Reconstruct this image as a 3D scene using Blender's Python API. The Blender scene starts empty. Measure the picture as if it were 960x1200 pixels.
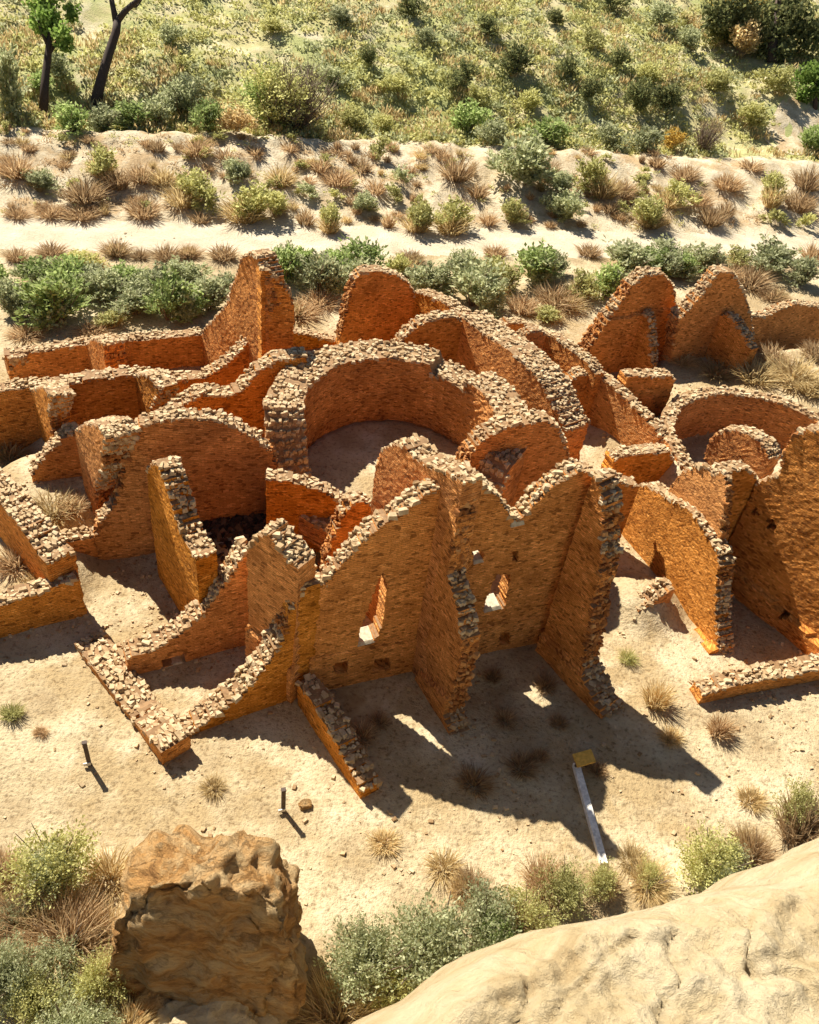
import bpy, math, random
import numpy as np
from math import radians, sin, cos, sqrt, atan2, floor, pi, exp

random.seed(7)
S = bpy.context.scene
COL = S.collection

# ------------------------------------------------------------------ camera
H, FPX, PITCH, ROLL = 18.0, 1000.0, radians(40), radians(8)
fw = np.array([0, cos(PITCH), -sin(PITCH)])
r0 = np.array([1.0, 0, 0]); u0 = np.array([0, sin(PITCH), cos(PITCH)])
rt = r0 * cos(ROLL) + u0 * sin(ROLL)
up = -r0 * sin(ROLL) + u0 * cos(ROLL)
CAM = np.array([0, 0, H])

def ray(px, py):
    return fw + rt * ((px - 480) / FPX) + up * ((600 - py) / FPX)
def at_z(px, py, z=0.0):
    d = ray(px, py); return CAM + d * ((z - H) / d[2])
def to_px(p):
    d = np.array(p, float) - CAM; k = d @ fw
    return 480 + FPX * (d @ rt) / k, 600 - FPX * (d @ up) / k
def depth(p):
    return (np.array(p, float) - CAM) @ fw

cam_d = bpy.data.cameras.new('camera')
cam = bpy.data.objects.new('camera', cam_d); COL.objects.link(cam)
from mathutils import Matrix, Vector
M = Matrix(((rt[0], up[0], -fw[0], 0), (rt[1], up[1], -fw[1], 0), (rt[2], up[2], -fw[2], H), (0, 0, 0, 1)))
cam.matrix_world = M
cam_d.sensor_fit = 'VERTICAL'; cam_d.sensor_height = 24; cam_d.lens = 24 * FPX / 1200
cam_d.clip_start = 0.1; cam_d.clip_end = 2000
S.camera = cam

# ------------------------------------------------------------------ light
SUN_AZ, SUN_EL = 136.0, 48.5            # direction towards the sun (from +x, counter-clockwise)
w = bpy.data.worlds.new('World'); S.world = w; w.use_nodes = True
nt = w.node_tree; bg = nt.nodes['Background']
sky = nt.nodes.new('ShaderNodeTexSky'); sky.sky_type = 'NISHITA'; sky.sun_disc = False
sky.sun_elevation = radians(SUN_EL); sky.sun_rotation = radians(90 - SUN_AZ)
sky.altitude = 1900; sky.air_density = 1.0; sky.dust_density = 1.5; sky.ozone_density = 1.0
nt.links.new(sky.outputs[0], bg.inputs[0]); bg.inputs[1].default_value = 0.05
ld = bpy.data.lights.new('sun', 'SUN'); ld.energy = 5.0; ld.angle = radians(0.5); ld.color = (1.0, 0.965, 0.9)
sun = bpy.data.objects.new('sun', ld); COL.objects.link(sun)
sd = Vector((cos(radians(SUN_AZ)) * cos(radians(SUN_EL)), sin(radians(SUN_AZ)) * cos(radians(SUN_EL)), sin(radians(SUN_EL))))
sun.rotation_euler = sd.to_track_quat('Z', 'Y').to_euler()
S.view_settings.view_transform = 'Standard'; S.view_settings.look = 'None'
S.view_settings.gamma = 1; S.view_settings.exposure = 1.08
S.cycles.max_bounces = 8; S.cycles.diffuse_bounces = 5

# ------------------------------------------------------------------ helpers
def tag(o, label=None, cat=None, group=None, kind=None):
    if label: o['label'] = label
    if cat: o['category'] = cat
    if group: o['group'] = group
    if kind: o['kind'] = kind
    return o

class MB:
    def __init__(s): s.v = []; s.f = []; s.uv = []
    def quad(s, a, b, c, d): s.f.append((a, b, c, d))
    def add(s, vs, fs):
        n = len(s.v); s.v.extend(vs); s.f.extend(tuple(i + n for i in f) for f in fs)
    def build(s, name, mat, parent=None, smooth=False, uv=None):
        me = bpy.data.meshes.new(name)
        me.from_pydata([tuple(map(float, v)) for v in s.v], [], s.f)
        if smooth: me.polygons.foreach_set('use_smooth', [True] * len(me.polygons))
        if uv is not None:
            ul = me.uv_layers.new(name='UVMap')
            li = np.zeros(len(me.loops), dtype=np.int32); me.loops.foreach_get('vertex_index', li)
            ul.data.foreach_set('uv', np.array(uv, dtype=np.float32)[li].ravel())
        me.materials.append(mat)
        o = bpy.data.objects.new(name, me); COL.objects.link(o)
        if parent: o.parent = parent
        return o

BOXF = [(0, 3, 2, 1), (4, 5, 6, 7), (0, 1, 5, 4), (1, 2, 6, 5), (2, 3, 7, 6), (3, 0, 4, 7)]
def stone(mb, c, sx, sy, sz, rz, rng, tilt=0.25, jit=0.22):
    rx, ry = rng.uniform(-tilt, tilt), rng.uniform(-tilt, tilt)
    ca, sa = cos(rz), sin(rz); vs = []
    for (x, y, z) in ((-1, -1, -1), (1, -1, -1), (1, 1, -1), (-1, 1, -1), (-1, -1, 1), (1, -1, 1), (1, 1, 1), (-1, 1, 1)):
        k = 0.8 if z > 0 else 1.0
        x = x * sx * k * (1 + rng.uniform(-jit, jit)) / 2; y = y * sy * k * (1 + rng.uniform(-jit, jit)) / 2; z = z * sz * (1 + rng.uniform(-jit, jit)) / 2
        z += x * ry + y * rx
        vs.append((c[0] + x * ca - y * sa, c[1] + x * sa + y * ca, c[2] + z))
    mb.add(vs, BOXF)

def box(mb, c, sx, sy, sz, rz=0.0, tilt=0.0):
    ca, sa = cos(rz), sin(rz); vs = []
    for (x, y, z) in ((-1, -1, -1), (1, -1, -1), (1, 1, -1), (-1, 1, -1), (-1, -1, 1), (1, -1, 1), (1, 1, 1), (-1, 1, 1)):
        x *= sx / 2; y *= sy / 2; z = z * sz / 2 + y * tilt
        vs.append((c[0] + x * ca - y * sa, c[1] + x * sa + y * ca, c[2] + z))
    mb.add(vs, BOXF)

def tube(mb, pts, rad, n=8):
    rings = []
    for i, p in enumerate(pts):
        p = Vector(p); a = Vector(pts[max(0, i - 1)]); b = Vector(pts[min(len(pts) - 1, i + 1)])
        d = (b - a).normalized(); x = d.orthogonal().normalized(); y = d.cross(x)
        base = len(mb.v)
        for k in range(n):
            t = 2 * pi * k / n; mb.v.append(tuple(p + (x * cos(t) + y * sin(t)) * rad[i]))
        rings.append(base)
    for a, b in zip(rings, rings[1:]):
        for k in range(n): mb.f.append((a + k, a + (k + 1) % n, b + (k + 1) % n, b + k))
    mb.f.append(tuple(rings[-1] + k for k in range(n))); mb.f.append(tuple(rings[0] + k for k in reversed(range(n))))

# cheap value noise
_P = np.random.RandomState(3).rand(256, 256)
def vnoise(x, y):
    xi, yi = floor(x), floor(y); fx, fy = x - xi, y - yi
    fx = fx * fx * (3 - 2 * fx); fy = fy * fy * (3 - 2 * fy)
    a = _P[xi % 256, yi % 256]; b = _P[(xi + 1) % 256, yi % 256]; c = _P[xi % 256, (yi + 1) % 256]; d = _P[(xi + 1) % 256, (yi + 1) % 256]
    return (a + (b - a) * fx) + ((c + (d - c) * fx) - (a + (b - a) * fx)) * fy - 0.5
def fbm(x, y, o=3):
    s = 0; k = 1
    for i in range(o): s += vnoise(x * k + 17 * i, y * k + 31 * i) / k; k *= 2
    return s

# ------------------------------------------------------------------ materials
def mat(name):
    m = bpy.data.materials.new(name); m.use_nodes = True
    nt = m.node_tree; b = nt.nodes['Principled BSDF']; b.inputs['Roughness'].default_value = 0.95
    b.inputs['Specular IOR Level'].default_value = 0.15
    return m, nt, b
def N(nt, t, **k):
    n = nt.nodes.new(t)
    for a, v in k.items():
        if a in n.inputs: n.inputs[a].default_value = v
        else: setattr(n, a, v)
    return n
def ramp(nt, src, stops):
    r = nt.nodes.new('ShaderNodeValToRGB'); e = r.color_ramp.elements
    while len(e) < len(stops): e.new(0.5)
    for i, (p, c) in enumerate(stops):
        e[i].position = p; e[i].color = (*c, 1) if len(c) == 3 else c
    nt.links.new(src, r.inputs[0]); return r
def mix(nt, a, b, fac, mode='MIX'):
    m = nt.nodes.new('ShaderNodeMix'); m.data_type = 'RGBA'; m.blend_type = mode
    for s, v in ((m.inputs['Factor'], fac), (m.inputs['A'], a), (m.inputs['B'], b)):
        if hasattr(v, 'links') or hasattr(v, 'is_output'): nt.links.new(v, s)
        elif isinstance(v, (int, float)): s.default_value = v
        else: s.default_value = (*v, 1)
    return m.outputs['Result']

def masonry_mat():
    m, nt, b = mat('sandstone masonry'); L = nt.links.new
    uv = N(nt, 'ShaderNodeUVMap')
    nz = N(nt, 'ShaderNodeTexNoise', Scale=3.0, Detail=3.0); L(uv.outputs[0], nz.inputs['Vector'])
    ad = N(nt, 'ShaderNodeVectorMath', operation='MULTIPLY_ADD'); L(nz.outputs['Color'], ad.inputs[0]); ad.inputs[1].default_value = (0.16, 0.11, 0); L(uv.outputs[0], ad.inputs[2])
    br = N(nt, 'ShaderNodeTexBrick', Scale=1.0); L(ad.outputs[0], br.inputs['Vector'])
    br.inputs['Brick Width'].default_value = 0.19; br.inputs['Row Height'].default_value = 0.058; br.inputs['Mortar Size'].default_value = 0.009
    br.inputs['Mortar Smooth'].default_value = 0.4; br.inputs['Bias'].default_value = 0.0
    br.inputs['Color1'].default_value = (0.74, 0.315, 0.085, 1); br.inputs['Color2'].default_value = (0.58, 0.235, 0.06, 1); br.inputs['Mortar'].default_value = (0.46, 0.18, 0.046, 1)
    # large weather patches
    n2 = N(nt, 'ShaderNodeTexNoise', Scale=0.9, Detail=4.0, Roughness=0.6); L(uv.outputs[0], n2.inputs['Vector'])
    r2 = ramp(nt, n2.outputs['Fac'], [(0.3, (0.62, 0.55, 0.48)), (0.5, (1, 1, 1)), (0.7, (1.25, 1.3, 1.35))])
    c = mix(nt, br.outputs['Color'], r2.outputs[0], 0.8, 'MULTIPLY')
    # scattered pale and dark stones
    mp = N(nt, 'ShaderNodeMapping'); mp.inputs['Scale'].default_value = (8, 17, 1); L(uv.outputs[0], mp.inputs[0])
    vo = N(nt, 'ShaderNodeTexVoronoi', Scale=1.0, Randomness=0.9); L(mp.outputs[0], vo.inputs['Vector'])
    se = N(nt, 'ShaderNodeSeparateColor'); L(vo.outputs['Color'], se.inputs[0])
    r3 = ramp(nt, se.outputs[0], [(0.0, (0.35, 0.3, 0.28)), (0.12, (0.45, 0.4, 0.38)), (0.17, (1, 1, 1)), (0.8, (1, 1, 1)), (0.88, (1.35, 1.5, 1.7))])
    c = mix(nt, c, r3.outputs[0], 0.75, 'MULTIPLY')
    oi = N(nt, 'ShaderNodeObjectInfo'); hs = N(nt, 'ShaderNodeHueSaturation'); L(c, hs.inputs['Color'])
    for k, (lo, hi, nm) in enumerate(((0.498, 0.5015, 'Hue'), (0.98, 1.08, 'Saturation'), (0.94, 1.12, 'Value'))):
        wn = N(nt, 'ShaderNodeMath', operation='MULTIPLY_ADD'); L(oi.outputs['Random'], wn.inputs[0]); wn.inputs[1].default_value = (1.0, 7.3, 13.7)[k]; fr = N(nt, 'ShaderNodeMath', operation='FRACT'); L(wn.outputs[0], fr.inputs[0])
        mr = N(nt, 'ShaderNodeMapRange'); L(fr.outputs[0], mr.inputs[0]); mr.inputs[3].default_value = lo; mr.inputs[4].default_value = hi; L(mr.outputs[0], hs.inputs[nm])
    L(hs.outputs[0], b.inputs['Base Color'])
    # relief
    n4 = N(nt, 'ShaderNodeTexNoise', Scale=16.0, Detail=3.0); L(uv.outputs[0], n4.inputs['Vector'])
    inv = N(nt, 'ShaderNodeMath', operation='MULTIPLY_ADD'); L(br.outputs['Fac'], inv.inputs[0]); inv.inputs[1].default_value = -0.6; L(n4.outputs['Fac'], inv.inputs[2])
    a2 = N(nt, 'ShaderNodeMath', operation='MULTIPLY_ADD'); L(se.outputs[1], a2.inputs[0]); a2.inputs[1].default_value = 0.7; L(inv.outputs[0], a2.inputs[2])
    bp = N(nt, 'ShaderNodeBump', Strength=1.0, Distance=0.05); L(a2.outputs[0], bp.inputs['Height']); L(bp.outputs[0], b.inputs['Normal'])
    return m

def island_mat(name, stops, bump=0.02, nscale=9.0):
    m, nt, b = mat(name); L = nt.links.new
    g = N(nt, 'ShaderNodeNewGeometry'); r = ramp(nt, g.outputs['Random Per Island'], stops)
    tc = N(nt, 'ShaderNodeTexCoord'); nz = N(nt, 'ShaderNodeTexNoise', Scale=nscale, Detail=3.0); L(tc.outputs['Object'], nz.inputs['Vector'])
    r2 = ramp(nt, nz.outputs['Fac'], [(0.3, (0.72, 0.68, 0.62)), (0.6, (1.1, 1.1, 1.1))])
    L(mix(nt, r.outputs[0], r2.outputs[0], 0.8, 'MULTIPLY'), b.inputs['Base Color'])
    if bump:
        bp = N(nt, 'ShaderNodeBump', Strength=0.8, Distance=bump); L(nz.outputs['Fac'], bp.inputs['Height']); L(bp.outputs[0], b.inputs['Normal'])
    return m

def leaf_mat(name, stops):
    m, nt, b = mat(name); L = nt.links.new
    g = N(nt, 'ShaderNodeNewGeometry'); oi = N(nt, 'ShaderNodeObjectInfo')
    r = ramp(nt, g.outputs['Random Per Island'], stops)
    hs = N(nt, 'ShaderNodeHueSaturation'); L(r.outputs[0], hs.inputs['Color'])
    mr = N(nt, 'ShaderNodeMapRange'); L(oi.outputs['Random'], mr.inputs[0]); mr.inputs[3].default_value = 1.0; mr.inputs[4].default_value = 1.55; L(mr.outputs[0], hs.inputs['Value'])
    L(hs.outputs[0], b.inputs['Base Color'])
    b.inputs['Roughness'].default_value = 0.8
    tr = N(nt, 'ShaderNodeBsdfTranslucent'); L(hs.outputs[0], tr.inputs[0])
    ms = N(nt, 'ShaderNodeMixShader'); ms.inputs[0].default_value = 0.5
    L(b.outputs[0], ms.inputs[1]); L(tr.outputs[0], ms.inputs[2]); L(ms.outputs[0], nt.nodes['Material Output'].inputs[0])
    return m

def soil_mat(name, c_lo, c_mid, c_hi, scale=0.5, speck=0.35, patch=None):
    m, nt, b = mat(name); L = nt.links.new
    tc = N(nt, 'ShaderNodeTexCoord')
    n1 = N(nt, 'ShaderNodeTexNoise', Scale=scale, Detail=6.0, Roughness=0.65); L(tc.outputs['Object'], n1.inputs['Vector'])
    c = ramp(nt, n1.outputs['Fac'], [(0.32, c_lo), (0.5, c_mid), (0.66, c_hi)]).outputs[0]
    if patch:
        n3 = N(nt, 'ShaderNodeTexNoise', Scale=patch[1], Detail=5.0, Roughness=0.7); L(tc.outputs['Object'], n3.inputs['Vector'])
        pr = ramp(nt, n3.outputs['Fac'], [(patch[2], (0, 0, 0)), (patch[2] + 0.1, (1, 1, 1))])
        c = mix(nt, c, patch[0], pr.outputs[0])
    n2 = N(nt, 'ShaderNodeTexNoise', Scale=9.0, Detail=4.0, Roughness=0.7); L(tc.outputs['Object'], n2.inputs['Vector'])
    r2 = ramp(nt, n2.outputs['Fac'], [(0.34, (0.5, 0.45, 0.38)), (0.46, (1, 1, 1)), (0.62, (1.1, 1.1, 1.08))])
    c = mix(nt, c, r2.outputs[0], speck, 'MULTIPLY')
    L(c, b.inputs['Base Color'])
    ad = N(nt, 'ShaderNodeMath', operation='MULTIPLY_ADD'); L(n1.outputs['Fac'], ad.inputs[0]); ad.inputs[1].default_value = 2.0; L(n2.outputs['Fac'], ad.inputs[2])
    bp = N(nt, 'ShaderNodeBump', Strength=0.9, Distance=0.08); L(ad.outputs[0], bp.inputs['Height']); L(bp.outputs[0], b.inputs['Normal'])
    return m

def rock_mat(name, base, dark, light, strat=(1, 1, 3), sc=0.8, bd=0.12, crack=0.35):
    m, nt, b = mat(name); L = nt.links.new
    tc = N(nt, 'ShaderNodeTexCoord'); mp = N(nt, 'ShaderNodeMapping'); mp.inputs['Scale'].default_value = strat; L(tc.outputs['Object'], mp.inputs[0])
    n1 = N(nt, 'ShaderNodeTexNoise', Scale=sc, Detail=9.0, Roughness=0.68, Distortion=0.6); L(mp.outputs[0], n1.inputs['Vector'])
    c = ramp(nt, n1.outputs['Fac'], [(0.3, dark), (0.45, base), (0.6, light)]).outputs[0]
    n2 = N(nt, 'ShaderNodeTexNoise', Scale=sc * 7, Detail=7.0, Roughness=0.75); L(mp.outputs[0], n2.inputs['Vector'])
    r2 = ramp(nt, n2.outputs['Fac'], [(0.28, (0.45, 0.38, 0.3)), (0.42, (1, 1, 1)), (0.7, (1.15, 1.15, 1.12))])
    c = mix(nt, c, r2.outputs[0], 0.6, 'MULTIPLY'); L(c, b.inputs['Base Color'])
    vc = N(nt, 'ShaderNodeTexVoronoi', Scale=sc * 1.6, feature='DISTANCE_TO_EDGE'); av = N(nt, 'ShaderNodeVectorMath', operation='MULTIPLY_ADD'); L(n2.outputs['Color'], av.inputs[0]); av.inputs[1].default_value = (.5, .5, .5); L(mp.outputs[0], av.inputs[2]); L(av.outputs[0], vc.inputs['Vector'])
    cr = ramp(nt, vc.outputs['Distance'], [(0.0, (0.3, 0.22, 0.16)), (0.035, (1, 1, 1))]); c = mix(nt, c, cr.outputs[0], crack, 'MULTIPLY'); L(c, b.inputs['Base Color'])
    a0 = N(nt, 'ShaderNodeMath', operation='MULTIPLY_ADD'); L(cr.outputs[0], a0.inputs[0]); a0.inputs[1].default_value = crack * .8; L(n2.outputs['Fac'], a0.inputs[2])
    ad = N(nt, 'ShaderNodeMath', operation='MULTIPLY_ADD'); L(n1.outputs['Fac'], ad.inputs[0]); ad.inputs[1].default_value = 2.5; L(a0.outputs[0], ad.inputs[2])
    bp = N(nt, 'ShaderNodeBump', Strength=1.0, Distance=bd); L(ad.outputs[0], bp.inputs['Height']); L(bp.outputs[0], b.inputs['Normal'])
    return m

def plain(name, c, rough=0.8):
    m, nt, b = mat(name); L = nt.links.new
    tc = N(nt, 'ShaderNodeTexCoord'); n = N(nt, 'ShaderNodeTexNoise', Scale=12.0, Detail=4.0); L(tc.outputs['Object'], n.inputs['Vector'])
    r = ramp(nt, n.outputs['Fac'], [(0.3, tuple(x * 0.7 for x in c)), (0.65, tuple(min(1, x * 1.12) for x in c))]); L(r.outputs[0], b.inputs['Base Color'])
    b.inputs['Roughness'].default_value = rough; return m

MASON = masonry_mat()
CAPS = island_mat('loose sandstone blocks', [(0.0, (0.24, 0.14, 0.06)), (0.2, (0.38, 0.25, 0.125)), (0.5, (0.47, 0.335, 0.18)), (0.92, (0.54, 0.41, 0.24)), (1.0, (0.34, 0.19, 0.08))])
PALE = plain('sunlit toned sill stone', (0.50, 0.42, 0.28))  # sill slabs: the sunlit spots in the openings are put into this pale colour
MORTAR = plain('shade darkened mud mortar', (0.27, 0.155, 0.07))  # wall-top mortar, darkened so the colour carries the shadow between the blocks
ENDS = island_mat('shade toned wall end stones', [(0.0, (0.20, 0.075, 0.021)), (0.4, (0.33, 0.13, 0.036)), (0.8, (0.44, 0.19, 0.055)), (1.0, (0.50, 0.28, 0.11))])  # wall orange, toned darker than the top blocks for ends standing in shade
SAND = soil_mat('pale sandy soil', (0.29, 0.20, 0.10), (0.46, 0.355, 0.20), (0.57, 0.46, 0.285), 0.45, 0.85, ((0.36, 0.255, 0.125), 0.25, 0.48))
ROADM = soil_mat('graded dirt road', (0.46, 0.37, 0.24), (0.54, 0.445, 0.30), (0.60, 0.51, 0.36), 0.7, 0.4)
BANKM = soil_mat('eroded pale bank soil', (0.38, 0.28, 0.155), (0.52, 0.42, 0.265), (0.61, 0.51, 0.345), 0.9, 0.7, ((0.42, 0.29, 0.15), 0.5, 0.52))
HILLM = soil_mat('hillside soil with thin grass', (0.36, 0.32, 0.13), (0.47, 0.40, 0.19), (0.60, 0.51, 0.32), 0.5, 0.35, ((0.35, 0.35, 0.13), 0.16, 0.48))
LEDGE = rock_mat('cream sandstone ledge', (0.50, 0.375, 0.20), (0.37, 0.25, 0.115), (0.57, 0.455, 0.275), (1, 1, 1.5), 1.3, 0.06, 0.0)
BOULD = rock_mat('tan and orange boulder stone', (0.54, 0.28, 0.09), (0.24, 0.105, 0.034), (0.64, 0.44, 0.21), (0.7, 0.7, 1.8), 1.1, 0.2, 0.3)
LEAF = {
    'sage': leaf_mat('grey green sage leaves', [(0, (0.19, 0.205, 0.095)), (0.5, (0.33, 0.335, 0.165)), (1, (0.45, 0.44, 0.26))]),
    'green': leaf_mat('fresh green shrub leaves', [(0, (0.13, 0.17, 0.045)), (0.5, (0.27, 0.33, 0.10)), (1, (0.40, 0.44, 0.18))]),
    'bright': leaf_mat('bright green tree leaves', [(0, (0.09, 0.14, 0.025)), (0.5, (0.17, 0.25, 0.05)), (1, (0.28, 0.35, 0.09))]),
    'olive': leaf_mat('olive scrub leaves', [(0, (0.25, 0.235, 0.075)), (0.5, (0.40, 0.38, 0.135)), (1, (0.52, 0.48, 0.21))]),
    'brown': leaf_mat('dry brown stalks', [(0, (0.20, 0.12, 0.055)), (0.5, (0.36, 0.235, 0.115)), (1, (0.50, 0.36, 0.19))]),
    'straw': leaf_mat('straw coloured grass', [(0, (0.30, 0.21, 0.085)), (0.5, (0.47, 0.34, 0.15)), (1, (0.60, 0.47, 0.24))]),
    'dark': leaf_mat('dark juniper leaves', [(0, (0.075, 0.085, 0.035)), (0.5, (0.15, 0.16, 0.06)), (1, (0.26, 0.24, 0.09))]),
    'gold': leaf_mat('golden autumn leaves', [(0, (0.24, 0.15, 0.03)), (0.5, (0.42, 0.27, 0.05)), (1, (0.52, 0.38, 0.1))]),
}
STEM = plain('grey brown stems', (0.20, 0.14, 0.09))
BARK = plain('dark tree bark', (0.075, 0.05, 0.035))
METAL = plain('weathered dark post', (0.10, 0.07, 0.05), 0.7)
WHITE = plain('sun bleached wood', (0.80, 0.74, 0.62), 0.8)
OCHRE = plain('ochre painted board', (0.62, 0.34, 0.06), 0.7)

# ------------------------------------------------------------------ terrain
K1C, K1R, K1Z, K1F = np.array([-0.72, 21.45]), 2.86, 3.95, 1.55
K2C, K2R, K2Z, K2F = np.array([12.35, 26.05]), 3.31, 1.55, -0.35
NR = np.array([-sin(radians(17)), cos(radians(17))])        # across the road
def ss(a, b, x):
    t = min(1, max(0, (x - a) / (b - a))); return t * t * (3 - 2 * t)
FILL = []                                                    # (x, y, r, height): rooms silted up with earth
def ground(x, y):
    q = x * NR[0] + y * NR[1]; al = x * NR[1] - y * NR[0]
    z = 0.10 * fbm(x * 0.35, y * 0.35) + 0.05 * fbm(x * 1.7 + 9, y * 1.7, 2)
    for (cx, cy, r, h) in FILL:
        d = sqrt((x - cx) ** 2 + (y - cy) ** 2)
        if d < r + 0.8: z += (h - z) * (1 - ss(r - 0.35, r + 0.8, d))
    for c, R, zr, zf in ((K1C, K1R, K1Z, K1F), (K2C, K2R, K2Z, K2F)):
        d = sqrt((x - c[0]) ** 2 + (y - c[1]) ** 2)
        if d < R + 0.35: z += (zf + 0.08 * fbm(x, y) - z) * (1 - ss(R + 0.05, R + 0.35, d))
    if q > 38:
        k = ss(38.5, 40.2, q) * (1 - ss(43.6, 44.2, q)); z *= 1 - 0.85 * k
        e = 0.5 * fbm(al * 0.16, 3.3, 3)
        b0 = 43.9 + e * 0.6; b1 = 51.8 + e
        z += 1.7 * min(1, max(0, (q - b0) / (b1 - b0))) + 0.35 * fbm(al * 0.9, q * 0.5) * ss(44.2, 45.5, q)
        z += -0.3 * ss(b1 + 0.2, b1 + 2.0, q)
        if q > 53: z += 0.25 * (q - 53) * ss(53, 62, q) + 1.4 * fbm(x * 0.05, y * 0.05) * ss(53, 64, q) + 0.5 * fbm(x * 0.3, y * 0.3) * ss(53, 58, q)
    if y < 12: z += 0.9 * ss(9.5, 4.0, y) * ss(2.0, -6.0, x) * 0.8
    return z
def hit(px, py):
    d = ray(px, py); t = 8.0
    while t < 400:
        p = CAM + d * t
        if p[2] < ground(p[0], p[1]): break
        t += 0.25
    lo, hi = t - 0.25, t
    for _ in range(12):
        m = (lo + hi) / 2; p = CAM + d * m
        if p[2] < ground(p[0], p[1]): hi = m
        else: lo = m
    return CAM + d * hi

# ------------------------------------------------------------------ walls
E1, E2 = 27.0, -51.0
CROP = {1: (0, 280, 3.0), 2: (280, 280, 2.6667), 3: (600, 280, 2.6667), 4: (0, 560, 2.6667), 5: (320, 520, 2.6087), 6: (620, 500, 2.6087), 0: (0, 0, 1.0)}
def cp(k, pts):
    x0, y0, s = CROP[k]; return [(x0 + x / s, y0 + y / s) for x, y in pts]
PLANES = {}
WALLS = []

def plane(typ, anchor, ang=None):
    a = radians(ang if ang is not None else (E1 if typ == 'F' else E2))
    t = np.array([cos(a), sin(a)]); w = np.array([-sin(a), cos(a)])    # w: into the wall, away from the seen face
    if anchor[0] == 'n':
        p0 = np.array([-sin(radians(E1)), cos(radians(E1))]) * anchor[1]
    elif anchor[0] == 'on':
        q0, qt, qw = PLANES[anchor[1]]; p0 = on_plane((q0, qt, qw), *anchor[2])[2][:2]
    elif anchor[0] == 'xy': p0 = np.array(anchor[1:3], float)
    else: p0 = at_z(*anchor)[:2]
    return p0, t, w
def on_plane(pl, px, py):
    p0, t, w = pl; d = ray(px, py); k = ((p0 - CAM[:2]) @ w) / (d[:2] @ w); P = CAM + d * k
    return (P[:2] - p0) @ t, P[2], P

def inside(poly, x, y):
    r = False; n = len(poly)
    for i in range(n):
        x1, y1 = poly[i]; x2, y2 = poly[i - 1]
        if (y1 > y) != (y2 > y) and x < (x2 - x1) * (y - y1) / (y2 - y1) + x1: r = not r
    return r

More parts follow.
